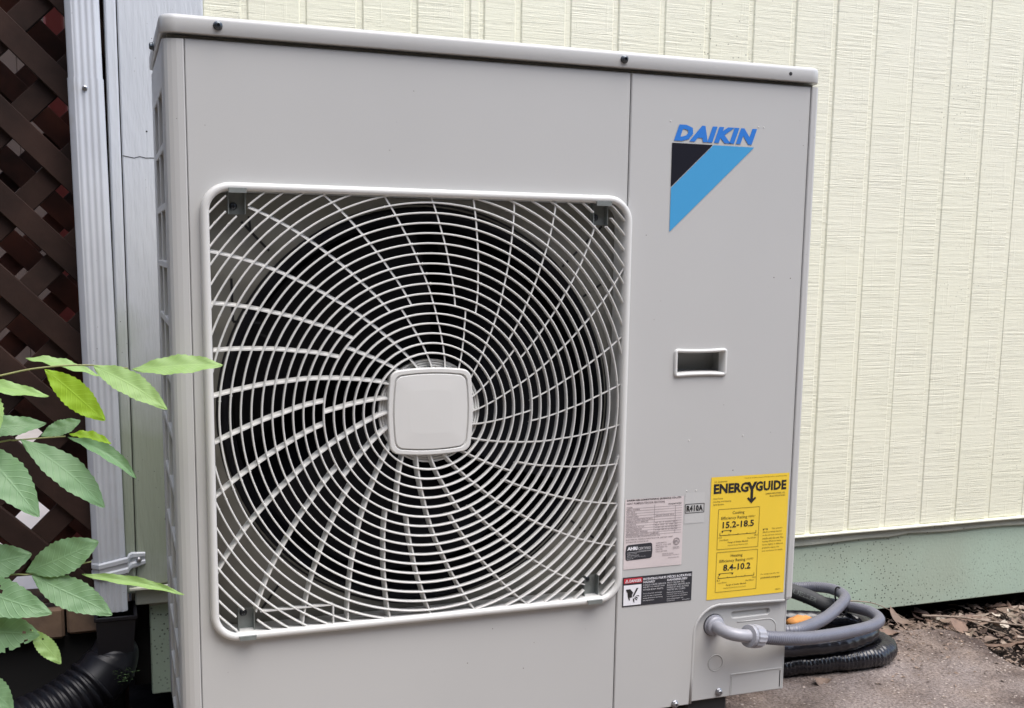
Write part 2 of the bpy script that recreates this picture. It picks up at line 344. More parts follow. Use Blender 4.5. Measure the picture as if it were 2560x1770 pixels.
def flush_text():
    bpy.context.view_layer.update(); dg = bpy.context.evaluated_depsgraph_get()
    for t, x0, x1, z0, z1, m, parent, y, name, fit in TX:
        me = bpy.data.meshes.new_from_object(t.evaluated_get(dg))
        v = [p.co.copy() for p in me.vertices]
        if v:
            ax, bx = min(p.x for p in v), max(p.x for p in v); az, bz = min(p.y for p in v), max(p.y for p in v)
            for p in me.vertices:
                p.co = Vector((x0 + (p.co.x - ax) / max(1e-6, bx - ax) * (x1 - x0), y, z0 + (p.co.y - az) / max(1e-6, bz - az) * (z1 - z0)))
        me.name = name; me.materials.clear(); me.materials.append(m)
        o = bpy.data.objects.new(name, me); C.objects.link(o); o.parent = parent
        c = t.data; bpy.data.objects.remove(t); bpy.data.curves.remove(c)
    TX.clear()
def flat(name, pts, m, parent, y):    # flat printed shape in the XZ plane
    pts = list(pts); a = sum(pts[i][0]*pts[(i+1) % len(pts)][1] - pts[(i+1) % len(pts)][0]*pts[i][1] for i in range(len(pts)))
    if a < 0: pts.reverse()
    return link(name, [(p[0], y, p[1]) for p in pts], [tuple(range(len(pts)))], m, parent)
def rect(x0, x1, z0, z1): return [(x0, z0), (x1, z0), (x1, z1), (x0, z1)]
def lines(name, segs, w, m, parent, y):
    b = MB()
    for (xa, za), (xb, zb) in segs:
        d = Vector((xb - xa, zb - za)); n = Vector((-d.y, d.x)).normalized() * w / 2
        b.add([(xa - n.x, y, za - n.y), (xb - n.x, y, zb - n.y), (xb + n.x, y, zb + n.y), (xa + n.x, y, za + n.y)], [(0, 1, 2, 3)])
    return b.build(name, m, parent)

# ================================================================== SETTING
ZG = -0.09                                            # top of the concrete slab
rng = random.Random(3)
def terrain(name, x0, x1, y0, y1, nx, ny, zf, m):
    v = []; f = []
    for j in range(ny + 1):
        for i in range(nx + 1):
            x = x0 + (x1 - x0) * i / nx; y = y0 + (y1 - y0) * j / ny; v.append((x, y, zf(x, y)))
    for j in range(ny):
        for i in range(nx):
            a = j * (nx + 1) + i; f.append((a, a + 1, a + nx + 2, a + nx + 1))
    return struct(link(name, v, f, m, None, True))
terrain('ground', -60, 60, -60, 60, 24, 24, lambda x, y: -0.21, M_YARD)
def soilz(x, y):
    z = -0.150 + 0.010 * math.sin(9 * x + 3 * y) * math.cos(7 * y - 2 * x) + rng.uniform(-0.006, 0.006)
    if x > 1.5: z += 0.018 * min(1, (x - 1.5) / 0.3)
    if y > 0.50: z -= 0.035 * min(1, (y - 0.50) / 0.08)
    return z
terrain('soil_bed', -1.3, 3.4, 0.06, 0.9, 190, 40, soilz, M_SOIL)
def slab():
    o = [(0.02, 0.0), (0.50, -0.10), (0.62, -0.75), (1.72, -0.80), (1.70, -0.6), (1.655, -0.1), (1.640, 0.10), (1.612, 0.19), (1.622, 0.26), (1.66, 0.33), (1.635, 0.40), (1.60, 0.43), (1.53, 0.435), (1.46, 0.47), (1.35, 0.48), (0.02, 0.46)]
    b = MB(); r2 = random.Random(5); oo = []
    for i in range(len(o)):
        p, q = Vector(o[i]), Vector(o[(i+1) % len(o)]); k = max(1, int((q - p).length / 0.03))
        for j in range(k): oo.append(tuple(p.lerp(q, j / k) + Vector((r2.uniform(-.004, .004), r2.uniform(-.004, .004)))))
    top = inset(oo, 0.009)
    tri = tessellate_polygon([[Vector((*p, 0)) for p in top]])
    vs = [(*p, ZG) for p in top]; fs = []
    for t in tri:
        a, q, c = (Vector(top[i]) for i in t); fs.append(tuple(t) if (q-a).x*(c-a).y-(q-a).y*(c-a).x > 0 else tuple(reversed(t)))
    b.add(vs, fs); b.loft([[(*p, ZG) for p in top], [(*p, ZG - 0.008) for p in oo], [(*p, ZG - 0.09) for p in oo]])
    return struct(b.build('concrete_slab', M_CONC))
slab()
struct(MB().box(-3.2, -0.075, 0.85, 4.2, -0.2, -0.10).build('patio', M_PATIO))

# unseen leafy screens added behind and left of the camera to block low sky
def shade_hedge(name, label, p0, p1, h, th):
    t = thing(name, label, 'shade_hedge', ((p0[0] + p1[0]) / 2, (p0[1] + p1[1]) / 2, -0.2)); rh = random.Random(int(abs(p0[0] * 10)) + 2)
    d = Vector((p1[0] - p0[0], p1[1] - p0[1], 0)); Ln = d.length; d.normalize(); nn = Vector((-d.y, d.x, 0)); core = MB(); v = []; f = []
    core.box(0, Ln, -th * 0.25, th * 0.25, -0.2, h - 0.35, Matrix.Translation((p0[0], p0[1], 0)) @ Matrix(((d.x, nn.x, 0, 0), (d.y, nn.y, 0, 0), (0, 0, 1, 0), (0, 0, 0, 1))))
    core.build('branches', M_BARK, t)
    lv = MB()
    for k in range(int(Ln * h * 260)):
        u = rh.uniform(0, Ln); z = rh.uniform(-0.15, h + 0.25 * math.sin(u * 2.1)); w = rh.gauss(0, th * 0.28)
        p = Vector((p0[0], p0[1], 0)) + d * u + nn * w + Vector((0, 0, z)); a = Vector((rh.gauss(0, 1), rh.gauss(0, 1), rh.gauss(0, 1))).normalized() * rh.uniform(0.05, 0.10)
        c = a.cross(Vector((rh.gauss(0, 1), rh.gauss(0, 1), rh.gauss(0, 1)))).normalized() * 0.035
        lv.add([p - a, p + c, p + a, p - c], [(0, 1, 2, 3)])
    o = lv.build('foliage', M_HEDGE, t); o['kind'] = 'stuff'
    reparent_origin(t)
M_HEDGE = mat('shade_hedge_leaves', (0.07, 0.12, 0.045), 0.6, col2=(0.045, 0.08, 0.03), vscale=3)
shade_hedge('shade_hedge', 'unseen leafy screen added behind the camera to block low sky light', (-6.0, -4.2), (6.5, -4.6), 3.6, 1.2)
shade_hedge('shade_hedge', 'unseen leafy screen added on the left to darken the left side', (-2.1, -4.0), (-2.0, 0.3), 3.4, 0.9)

# ------------------------------------------------------------------ house wall
YW = 0.595
hs = thing('house', 'house wall of cream grooved siding with pale corner board and green skirt', 'house', (0.9, 0.7, -0.2))
gro = [0.0665 + 0.1016 * k for k in range(0, 33)]
X0W = 0.0985
edges = sorted([X0W] + [g for g in gro if g > X0W + 0.02] + [0.603])
for a, b in zip(edges[:-1], edges[1:]):
    ga = 0.0 if a == X0W else (0.0040 if abs(a - 0.603) < 1e-6 else 0.0050)
    gb = 0.0040 if abs(b - 0.603) < 1e-6 else 0.0050
    dy = rng.uniform(-0.0006, 0.0006) + (0.0012 if b > 1.57 else 0)
    MB().cbox(a + ga, b - gb, YW + dy, YW + 0.012, 0.094, 2.70, 0.0026).build('siding_board', M_SID, hs)
MB().box(X0W - 0.1, edges[-1], YW + 0.0030, YW + 0.05, 0.0925, 2.72).build('wall_sheathing', M_SID, hs)
# drip cap under the siding, the strip below it with its wavy lower edge and the skirt
MB().cbox(X0W - 0.1, 3.3, YW - 0.007, YW + 0.02, 0.0880, 0.0935, 0.0016).build('drip_cap', M_DRIP, hs)
def strip():
    v = []; f = []; n = 170
    for i in range(n + 1):
        x = -0.02 + 3.3 * i / n
        zb = 0.0635 + 0.004 * math.sin(5.1 * x + 0.4) + 0.0022 * math.sin(17 * x) + (0.008 if x > 1.62 else 0.0) * min(1, (x - 1.62) / 0.05 if x > 1.62 else 0)
        v += [(x, YW + 0.0045, 0.0885), (x, YW + 0.0045, zb + 0.002), (x, YW + 0.0058, zb), (x, YW + 0.012, zb)]
    for i in range(n):
        for j in range(3): a = i * 4 + j; f.append((a, a + 1, a + 5, a + 4))
    return link('joint_strip', v, f, M_GSTRIP, hs)
strip()
MB().cbox(-0.021, 3.3, YW + 0.012, YW + 0.035, -0.1075, 0.082, 0.002).build('skirt_board', M_SKIRT, hs)
MB().box(-0.05, 3.3, YW + 0.05, 4.5, -0.10, 0.06).build('floor_frame', M_DARK, hs)
MB().box(-0.05, 3.3, YW + 0.06, 4.5, 0.06, 2.7).build('house_body', M_HWALL, hs)
# corner boards with their flashing
cb = MB().cbox(-0.0405, 0.0975, YW - 0.018, YW + 0.004, 0.112, 2.7, 0.0025).build('corner_board', M_CORN, hs)
cb['label'] = 'wide pale corner board with nail holes and green algae'
MB().cbox(-0.0605, -0.0425, YW - 0.020, YW + 0.12, 0.098, 2.7, 0.003).build('corner_trim', M_CORN, hs)
MB().cbox(-0.055, 0.10, YW - 0.024, YW + 0.004, 0.1035, 0.109, 0.0012).build('corner_flashing', M_DRIP, hs)
MB().cbox(-0.045, 0.10, YW - 0.010, YW + 0.011, 0.072, 0.1025, 0.002).build('corner_block', M_GSTRIP, hs)
for x, z, r in [(0.030, 0.795, 0.0022), (0.027, 0.36, 0.0026), (0.036, 0.985, 0.002), (-0.045, 0.60, 0.0018), (0.012, 0.23, 0.0026), (0.02, 0.47, 0.002), (0.0, 0.905, 0.0016)]:
    MB().lathe([(r, 0.0), (r * 0.9, 0.0006), (0.00001, 0.0003)], (x, YW - 0.0178, z), '-Y', 8).build('nail_hole', M_HOLE, hs)
b = MB()
pz = 0.862
for k in range(16):
    x = -0.040 + 0.138 * k / 15; z2 = pz + rng.uniform(-0.0018, 0.0018) - 0.004 * k / 15
    if k: b.add([(px_, YW - 0.0186, pz_ - .0006), (x, YW - 0.0186, z2 - .0006), (x, YW - 0.0186, z2 + .0006), (px_, YW - 0.0186, pz_ + .0006)], [(0, 1, 2, 3)])
    px_, pz_ = x, z2
b.build('board_crack', M_HOLE, hs)
reparent_origin(hs)

# ------------------------------------------------------------------ downspout, strap, drain
ds = thing('downspout', 'white fluted aluminium downspout strapped to the house corner', 'downspout', (-0.085, 0.57, 0.07))
def ds_prof(x, z):
    # outline in (x, y): fluted front, chamfered left side; leans slightly
    P = [(-0.0265, 0.03), (-0.0265, 0.004), (-0.0263, 0.0), (-0.0245, -0.0030), (-0.0175, -0.0105), (-0.0165, -0.0116)]
    fl = []
    for k in range(41):
        u = k / 40; fl.append((-0.0155 + 0.0390 * u, -0.0112 - 0.0016 * (0.5 - 0.5 * math.cos(2 * math.pi * 4 * u)) + 0.0010 * max(0, u - 0.85) / 0.15))
    return [(x + a, 0.565 + bb, z) for a, bb in P + fl + [(0.0255, -0.0085), (0.0270, -0.005), (0.0272, 0.0), (0.0272, 0.05), (0.020, 0.052), (-0.0265, 0.052)]]
def dsx(z): return -0.0950 + 0.0095 * (1.08 - z)
secs = [(2.7, 1), (0.986, 1), (0.985, 1.0), (0.9835, 1.045), (0.5, 1.035), (0.0735, 1.0)]
b = MB(); rings = []
for z, sc in secs:
    x = dsx(z); rings.append([(x + (p[0] - x) * sc, 0.58 + (p[1] - 0.58) * sc, p[2]) for p in ds_prof(x, z)])
b.loft([rings[0], rings[1], [(q[0], q[1], 0.978) for q in rings[1]]]); b.loft([[(q[0], q[1], 0.982) for q in rings[1]], rings[3]]); b.loft(rings[3:6])
b.build('pipe', M_DS, ds, True)
screw(ds, dsx(0.97) - 0.001, 0.5515, 0.967, 0.0035, m=M_SCR2)
# strap
b = MB(); pth = []
z0 = 0.150
for t, (x, y, z) in enumerate([(-0.1145, 0.60, 0.145), (-0.1135, 0.566, 0.147), (-0.103, 0.5485, 0.149), (-0.056, 0.5485, 0.158), (-0.0535, 0.566, 0.159), (-0.049, 0.5715, 0.160), (-0.026, 0.5745, 0.162)]): pth.append(Vector((x, y, z)))
prof = [(-0.0155, 0), (-0.0125, -0.0022), (-0.006, -0.0022), (-0.003, 0.0004), (0.003, 0.0004), (0.006, -0.0022), (0.0125, -0.0022), (0.0155, 0), (0.014, 0.0015), (-0.014, 0.0015)]
rings = []
for i, p in enumerate(pth):
    t = (pth[min(i+1, len(pth)-1)] - pth[max(i-1, 0)]); t.z = 0; t.normalize(); nrm = Vector((t.y, -t.x, 0))
    if nrm.y > 0 and i > 0: nrm = -nrm
    k = 0.72 if i == len(pth) - 1 else 1.0
    rings.append([p + Vector((0, 0, a * k)) - nrm * bb for a, bb in prof])
b.loft(rings, True, True, True); b.build('strap', M_DS, ds)
screw(ds, -0.037, 0.5712, 0.1605, 0.0038, m=M_SCR2)
reparent_origin(ds)

dp = thing('drain_pipe', 'black corrugated drain pipe with square adapter under the downspout', 'drain pipe', (-0.08, 0.55, -0.1))
def sq(cx, cy, z, hx, hy, dx=0): return [(cx - hx, cy - hy, z), (cx + hx, cy - hy, z), (cx + hx, cy + hy, z), (cx - hx, cy + hy, z)]
b = MB()
b.loft([sq(-0.079, 0.575, 0.071, 0.0355, 0.046), sq(-0.079, 0.575, 0.066, 0.0355, 0.046), sq(-0.079, 0.575, 0.064, 0.0325, 0.043), sq(-0.081, 0.572, 0.005, 0.0295, 0.040)], True, False, False)
b.loft([sq(-0.079, 0.575, 0.071, 0.0355, 0.046), sq(-0.079, 0.575, 0.0715, 0.030, 0.041), sq(-0.08, 0.575, 0.03, 0.028, 0.038)])
b.build('square_adapter', M_BLK, dp)
ctr = smooth_path([(-0.082, 0.570, 0.020), (-0.086, 0.566, -0.012), (-0.108, 0.552, -0.042), (-0.145, 0.532, -0.066), (-0.20, 0.50, -0.084), (-0.29, 0.45, -0.092), (-0.42, 0.40, -0.094), (-0.60, 0.36, -0.096)], 0.0022)
def cr(i):
    if i < 8: return 0.030 + 0.0012 * i
    if i < 42: return min(0.047, 0.040 + 0.0005 * (i - 8))
    return 0.046 + 0.0036 * (1 if (i % 8) < 4 else -1)
b = MB(); b.tube(ctr, cr, 26); b.build('corrugated_pipe', M_BLK, dp, True)
b = MB(); ring = ctr[40:44]; b.tube(ring, 0.0515, 26, True); b.build('coupling_rim', M_BLK, dp, True)
reparent_origin(dp)
mo = MB(); r3 = random.Random(9)
for k in range(70):
    p = Vector((-0.070 + r3.gauss(0, 0.011), 0.508 + r3.gauss(0, 0.006), -0.028 + r3.gauss(0, 0.006))); d = Vector((r3.uniform(-1, 1), r3.uniform(-1, 0), r3.uniform(-.2, 1))).normalized() * 0.008
    mo.add([p, p + d + Vector((.0008, 0, 0)), p + d * 0.5 + Vector((0.0016, 0, 0.0008))], [(0, 1, 2)])
ms = mo.build('moss', M_MOSS); tag(ms, 'small tuft of green moss on the black drain pipe', 'moss'); ms['kind'] = 'stuff'

# ------------------------------------------------------------------ lattice screens, timber edging, post and fence beyond
def lattice(name, label, y, x0, x1, z0, z1, c0, d0, per, w, th, m, zx=1.0):
    t = thing(name, label, 'lattice', ((x0 + x1) / 2, y, z0))
    def clipstrip(kind, c, yy):
        hw = w / 2 * 1.41421; pts = []
        # band |x+z-c|<hw (or |z-x-c|<hw) cut by the panel rectangle
        poly = [(x0, z0), (x1, z0), (x1, z1), (x0, z1)]
        f = (lambda p: p[0] + p[1]) if kind == 0 else (lambda p: p[1] - p[0])
        for s, lim in ((1, c - hw), (-1, -(c + hw))):
            out = []
            for i in range(len(poly)):
                p, q = poly[i], poly[(i + 1) % len(poly)]; a, bq = s * f(p) - lim, s * f(q) - lim
                if a >= 0: out.append(p)
                if (a >= 0) != (bq >= 0):
                    k = a / (a - bq); out.append((p[0] + (q[0]-p[0]) * k, p[1] + (q[1]-p[1]) * k))
            poly = out
            if len(poly) < 3: return
        plate(b_ := MB(), poly, [], yy, th, 0.0012); b_.add([(p[0], yy + th, p[1]) for p in poly], [tuple(reversed(range(len(poly))))])
        b_.build('lattice_strip', m, t)
    for k in range(-30, 30):
        clipstrip(0, c0 + per * k, y); clipstrip(1, d0 + per * k, y + th + 0.0006)
    reparent_origin(t); return t
lattice('lattice_screen', 'dark brown diagonal wood lattice beside the white downspout', 0.612, -1.15, -0.0625, 0.080, 1.95, 0.848, 1.1275, 0.1455, 0.0395, 0.011, M_LAT)
lattice('lattice_screen', 'reddish brown wood lattice right behind the dark front lattice', 0.800, -1.15, -0.063, 0.080, 1.95, 0.0456, 0.478, 0.1455, 0.0395, 0.011, M_LATB)
for x0, x1, dz, lab in ((-0.72, -0.166, 0.0, 'long weathered timber block under the lattice'), (-0.162, -0.068, 0.006, 'short weathered timber block under the lattice beside the drain pipe')):
    t = MB().cbox(x0, x1, 0.618, 0.76, 0.012 + dz, 0.070 + dz, 0.005).build('timber_block', M_TIMB); tag(t, lab, 'timber')
for i, (x0, x1) in enumerate(((-0.72, -0.35), (-0.348, -0.068))):
    t = MB().cbox(x0, x1, 0.645, 0.74, -0.2, 0.0115, 0.003).build('shade_backing', M_DARK); tag(t, ('near-black board added as the shade under the long timber block' if i == 0 else 'near-black board added as the shade behind the black drain pipe'), 'timber')  # near-black boards stand in for the deep shade below the blocks
t = MB().cbox(-0.094, -0.0612, 0.650, 0.72, -0.2, 1.95, 0.003).build('gap_backing', M_LAT); tag(t, 'dark brown strip added to darken the gap beside the house corner', 'post')  # added strip that darkens the gap beside the downspout
t = MB().cbox(-0.172, -0.135, 1.02, 1.06, -0.1, 2.2, 0.004).build('fence_post', M_POST); tag(t, 'red painted post standing behind the lattice', 'post')
fe = thing('board_fence', 'grey brown board fence far behind the lattice', 'fence', (-1.6, 3.9, -0.1))
for k in range(24):
    x = -3.2 + k * 0.14; MB().cbox(x, x + 0.1395, 3.9, 3.92, -0.1, 2.3 + rng.uniform(-.01, .01), 0.003).build('fence_board', M_FENCE, fe)
reparent_origin(fe)

# ================================================================== HEAT PUMP
hp = thing('heat_pump', 'ivory outdoor heat pump with a round fan grille and yellow efficiency label', 'heat pump', (0.47, 0.16, ZG))
ZB, ZP, ZL0, ZL1 = 0.0137, 0.9628, 0.9678, 0.9901
GX, GZ = 0.3379, 0.4934
# --- lid
def rl(d, n=8):   # lid outline in plan (x, y), moved inwards by d
    x0, x1, y0, y1, r = -0.003 + d, 0.9425 - d, -0.0065 + d, 0.327 - d, 0.020 - d
    out = []
    for cx, cy, a0 in ((x1 - r, y0 + r, -90), (x1 - r, y1 - r, 0), (x0 + r, y1 - r, 90), (x0 + r, y0 + r, 180)):
        for k in range(n + 1):
            a = R(a0 + 90 * k / n); out.append((cx + r * math.cos(a), cy + r * math.sin(a)))
    return out
b = MB()
sec = [(0.004, ZL0 + 0.0005), (0.0008, ZL0), (0.0, ZL0 + 0.0012), (0.0, ZL1 - 0.006), (0.0006, ZL1 - 0.0032), (0.0022, ZL1 - 0.0010), (0.0050, ZL1)]
b.loft([[(p[0], p[1], z) for p in rl(d)] for d, z in sec], True, True, True)
lid = b.build('lid', M_IV, hp, True)
lid.data.polygons.foreach_set('use_smooth', [len(p.vertices) == 4 for p in lid.data.polygons])
for x in (0.0655, 0.6135): screw(lid, x, -0.0065, 0.979, 0.0046)
screw(lid, -0.003, 0.147, 0.9745, 0.0048, '-X')
MB().lathe([(0.0028, 0), (0.0026, 0.0004), (0.00001, 0.0004)], (0.885, -0.0065, 0.978), '-Y', 12).build('screw_hole', M_HOLE, lid)
# --- casing that shows nowhere but closes the box
MB().box(0.006, 0.934, 0.008, 0.322, 0.955, 0.9672).build('top_frame', M_INN, hp)
MB().box(0.9365, 0.9385, 0.012, 0.32, ZB, ZP).build('side_panel', M_IV, hp)
MB().box(0.0, 0.9365, 0.318, 0.32, ZB, ZP).build('back_panel', M_IV, hp)
MB().box(0.0, 0.9365, 0.012, 0.318, ZB, ZB + 0.004).build('base_pan', M_IV, hp)
MB().box(0.640, 0.643, 0.012, 0.318, ZB, ZP).build('partition', M_INN, hp)
# --- left corner post: faceted roll, swept upwards
prof = [(0.0005, 0.045), (0.0, 0.0135), (0.0022, 0.0066), (0.0058, 0.0026), (0.0108, 0.0002), (0.0165, -0.0014), (0.0236, -0.0020), (0.0251, -0.0014), (0.0256, 0.0022)]
b = MB(); b.loft([[(x, y, z) for x, y in prof] for z in (ZB, ZP - 0.0012)], False); b.add([(x, y, ZP - 0.0012) for x, y in prof] + [(0.0256, 0.045, ZP - 0.0012)], [tuple(range(len(prof) + 1))])
b.build('corner_post', M_IV, hp)
# --- fan panel
hole = list(reversed(rrect(0.0445, 0.6245, 0.2015, 0.787, 0.032, 6)))
b = MB(); plate(b, rect(0.0262, 0.6278, ZB, ZP), [hole], 0.0006, 0.012, 0.0012)
for z in (0.9635,): pass
fp = b.build('fan_panel', M_IV, hp)
# --- grille tray (recessed wall round the fan), bell mouth, fan, coil
YR = 0.034
circ = [(GX + 0.268 * math.cos(-2 * math.pi * k / 72), GZ + 0.268 * math.sin(-2 * math.pi * k / 72)) for k in range(72)]
b = MB(); plate(b, rrect(0.040, 0.629, 0.197, 0.7915, 0.034, 6), [circ], YR, 0.002, 0.0005)
tray = b.build('fan_shroud', M_INN, hp)
b = MB(); rr = rrect(0.0443, 0.6247, 0.2013, 0.7872, 0.032, 6); b.loft([[(p[0], 0.006, p[1]) for p in rr], [(p[0], YR, p[1]) for p in rr]]); b.build('shroud_wall', M_IV, tray)
b = MB(); b.lathe([(0.277, -YR + 0.0012), (0.2745, -YR + 0.004), (0.270, -YR + 0.0035), (0.266, -YR), (0.259, -0.05), (0.256, -0.075), (0.256, -0.11)], (GX, 0, GZ), '-Y', 72, False); b.build('bell_mouth', M_FAN, tray, True)
b = MB()
for rr_ in (0.2715, 0.2795): b.lathe([(rr_, -YR + 0.0006), (rr_ + 0.0006, -YR + 0.0016), (rr_ + 0.0022, -YR + 0.0016), (rr_ + 0.0028, -YR + 0.0006)], (GX, 0, GZ), '-Y', 96, False)
b.build('shroud_groove', M_MARK, tray)
mk = []     # moulded dark marks on the shroud (x, z pairs at the shroud's depth)
for a, bq in (((0.093, 0.745), (0.128, 0.708)), ((0.079, 0.672), (0.080, 0.616)), ((0.080, 0.616), (0.115, 0.614)), ((0.110, 0.225), (0.135, 0.258)), ((0.112, 0.600), (0.128, 0.594)), ((0.103, 0.752), (0.104, 0.735)), ((0.095, 0.640), (0.099, 0.60))): mk.append((a, bq))
for k in range(6):
    r0 = 0.285 + 0.024 * k
    for th in (44, 33): mk.append(((GX + r0 * math.cos(R(th)), GZ + r0 * math.sin(R(th))), (GX + (r0 + 0.013) * math.cos(R(th)), GZ + (r0 + 0.013) * math.sin(R(th)))))
for k in range(5):
    r0 = 0.285 + 0.022 * k
    for th in (-38, ): mk.append(((GX + r0 * math.cos(R(th)), GZ + r0 * math.sin(R(th))), (GX + (r0 + 0.012) * math.cos(R(th)), GZ + (r0 + 0.012) * math.sin(R(th)))))
mk = [q for q in mk if all(0.05 < p[0] < 0.618 and 0.208 < p[1] < 0.78 for p in q)]
for q in mk: lines('shroud_mark', [q], 0.0032, M_MARK, tray, YR - 0.0006)
b = MB(); b.box(0.045, 0.62, 0.24, 0.245, 0.05, 0.95); b.box(0.02, 0.024, 0.05, 0.245, 0.05, 0.95); b.build('coil', M_COIL, hp)
# fan
fan = bpy.data.objects.new('fan', None); C.objects.link(fan); fan.parent = hp; fan.location = (0, 0, 0)
MB().lathe([(0.062, 0), (0.064, -0.01), (0.064, -0.09)], (GX, 0.075, GZ), '-Y', 32).build('fan_hub', M_FAN, fan, True)
for k in range(3):
    v = []; f = []; n1, n2 = 14, 10
    for i in range(n1 + 1):
        rad = 0.06 + (0.250 - 0.06) * i / n1
        for j in range(n2 + 1):
            t = j / n2 - 0.5; span = 1.55 + 0.35 * i / n1; a = k * 2 * math.pi / 3 + t * span + 0.45 * i / n1
            v.append((GX + rad * math.cos(a), 0.115 + t * 0.085 - 0.012 * math.cos(t * 3), GZ + rad * math.sin(a)))
    for i in range(n1):
        for j in range(n2): q = i * (n2 + 1) + j; f.append((q, q + 1, q + n2 + 2, q + n2 + 1))
    link('fan_blade', v, f, M_FAN, fan, True)
# --- grille
gr = bpy.data.objects.new('fan_grille', None); C.objects.link(gr); gr.parent = hp
px0, px1, pz0, pz1 = 0.0452, 0.6275, 0.2020, 0.7865
bead = [(0.0062, 0.0008), (0.0060, -0.0052), (0.0046, -0.0086), (0.0022, -0.0102), (-0.0010, -0.0103), (-0.0034, -0.0090), (-0.0046, -0.0064), (-0.0048, 0.012), (-0.0048, 0.030)]
rings = []
for off, y in bead: rings.append([(p[0], y, p[1]) for p in rrect(px0 - off, px1 + off, pz0 - off, pz1 + off, 0.031 + off, 8)])
b = MB(); b.loft(list(reversed(rings))); b.build('rim', M_IVP, gr, True)
CL = [(0.0735, 0.0955, 0.7535, 0.7885, 'top'), (0.5755, 0.5985, 0.7515, 0.7865, 'top'), (0.0750, 0.0965, 0.1985, 0.2350, 'bot'), (0.5760, 0.5990, 0.1990, 0.2360, 'bot')]
ix0, ix1, iz0, iz1, ir = 0.0490, 0.6238, 0.2058, 0.7827, 0.027
def inside(x, z, pad=0.0018):
    if not (ix0 < x < ix1 and iz0 < z < iz1): return False
    for cx, cz, sx, sz in ((ix0 + ir, iz0 + ir, -1, -1), (ix1 - ir, iz0 + ir, 1, -1), (ix0 + ir, iz1 - ir, -1, 1), (ix1 - ir, iz1 - ir, 1, 1)):
        if (x - cx) * sx > 0 and (z - cz) * sz > 0 and math.hypot(x - cx, z - cz) > ir: return False
    for a, c, d, e, _ in CL:
        if a - pad < x < c + pad and d - pad < z < e + pad: return False
    return True
HC = 0.050
for k in range(24):
    rad = 0.0805 + 0.0134 * k; n = 300 + 36 * k; run = []; runs = []
    ok = [inside(GX + rad * math.cos(2*math.pi*i/n), GZ + rad * math.sin(2*math.pi*i/n)) for i in range(n)]
    if all(ok): runs = [list(range(n)) + [0]]
    else:
        st = next(i for i in range(n) if not ok[i])
        for j in range(n + 1):
            i = (st + j) % n
            if ok[i] and j < n: run.append(i)
            else:
                if len(run) > 2: runs.append(run)
                run = []
    if not runs: continue
    w = 0.00122
    for rn in runs:
        b = MB(); sec = []; aset = set(rn)
        for i in rn:
            a = 2 * math.pi * i / n; ca, sa = math.cos(a), math.sin(a)
            sec.append([(GX + (rad + dr) * ca, y, GZ + (rad + dr) * sa) for dr, y in ((-w * .8, 0.0018), (-w, -0.0048), (-w * .45, -0.0061), (w * .45, -0.0061), (w, -0.0048), (w * .8, 0.0018))])
        cl = len(rn) == n + 1
        b.loft(sec, True, not cl, not cl)
        if k >= 7:      # small ejector bumps along the rings
            for q in range(15):
                a = 2 * math.pi * (q + 0.3) / 15 + 0.028 * k
                x, z = GX + rad * math.cos(a), GZ + rad * math.sin(a)
                if inside(x, z, 0.004) and (int(round(a / (2 * math.pi) * n)) % n) in aset:
                    s_ = 0.0022; c = [(x - s_, -0.0035, z), (x + s_, -0.0035, z), (x, -0.0035, z - s_), (x, -0.0035, z + s_), (x, -0.0072, z), (x, 0.0, z)]
                    b.add(c, [(0, 2, 4), (2, 1, 4), (1, 3, 4), (3, 0, 4), (2, 0, 5), (1, 2, 5), (3, 1, 5), (0, 3, 5)])
        b.build('grille_ring', M_IVP, gr)
TAB = [(0.05, -21.5), (0.06, -18), (0.08, -12.2), (0.1, -7.6), (0.125, -3.2), (0.15, 0), (0.2, 5.6), (0.25, 10), (0.3, 13.8), (0.36, 18.5), (0.42, 22.5)]
def swirl(r):
    for (a, b1), (c, d) in zip(TAB[:-1], TAB[1:]):
        if r <= c: return R(b1 + (d - b1) * (r - a) / (c - a))
    return R(TAB[-1][1])
def spoke(th, ra, rb):
    sec = []; n = 150; w = 0.00105
    for i in range(n + 1):
        r = ra + (rb - ra) * i / n; a = th + swirl(r)
        x, z = GX + r * math.cos(a), GZ + r * math.sin(a)
        if r > 0.2 and not inside(x, z, 0.001): break
        ring = []
        for dt, y, tw in ((-w, -0.0042, 0), (w, -0.0042, 0), (w, 0.0070, -0.0032), (-w, 0.0070, -0.0032)):
            aa = a + (dt + tw) / r; ring.append((GX + r * math.cos(aa), y, GZ + r * math.sin(aa)))
        sec.append(ring)
    if len(sec) > 2:
        b = MB(); b.loft(sec, True, True, True); b.build('grille_spoke', M_IVP, gr)
R6 = 0.0805 + 0.0134 * 5
for k in range(30):
    th = R(161.3 + 12 * k)
    spoke(th, 0.050 if k % 3 == 0 else R6, 0.42)
for k in range(10): spoke(R(161.3 + 18 + 36 * k), 0.050, R6)
# small frame in the lower left corner of the grille
b = MB(); b.box(0.103, 0.201, -0.0058, 0.004, 0.2322, 0.2342); b.box(0.1995, 0.2015, -0.0058, 0.004, 0.206, 0.2322); b.build('grille_rib', M_IVP, gr)
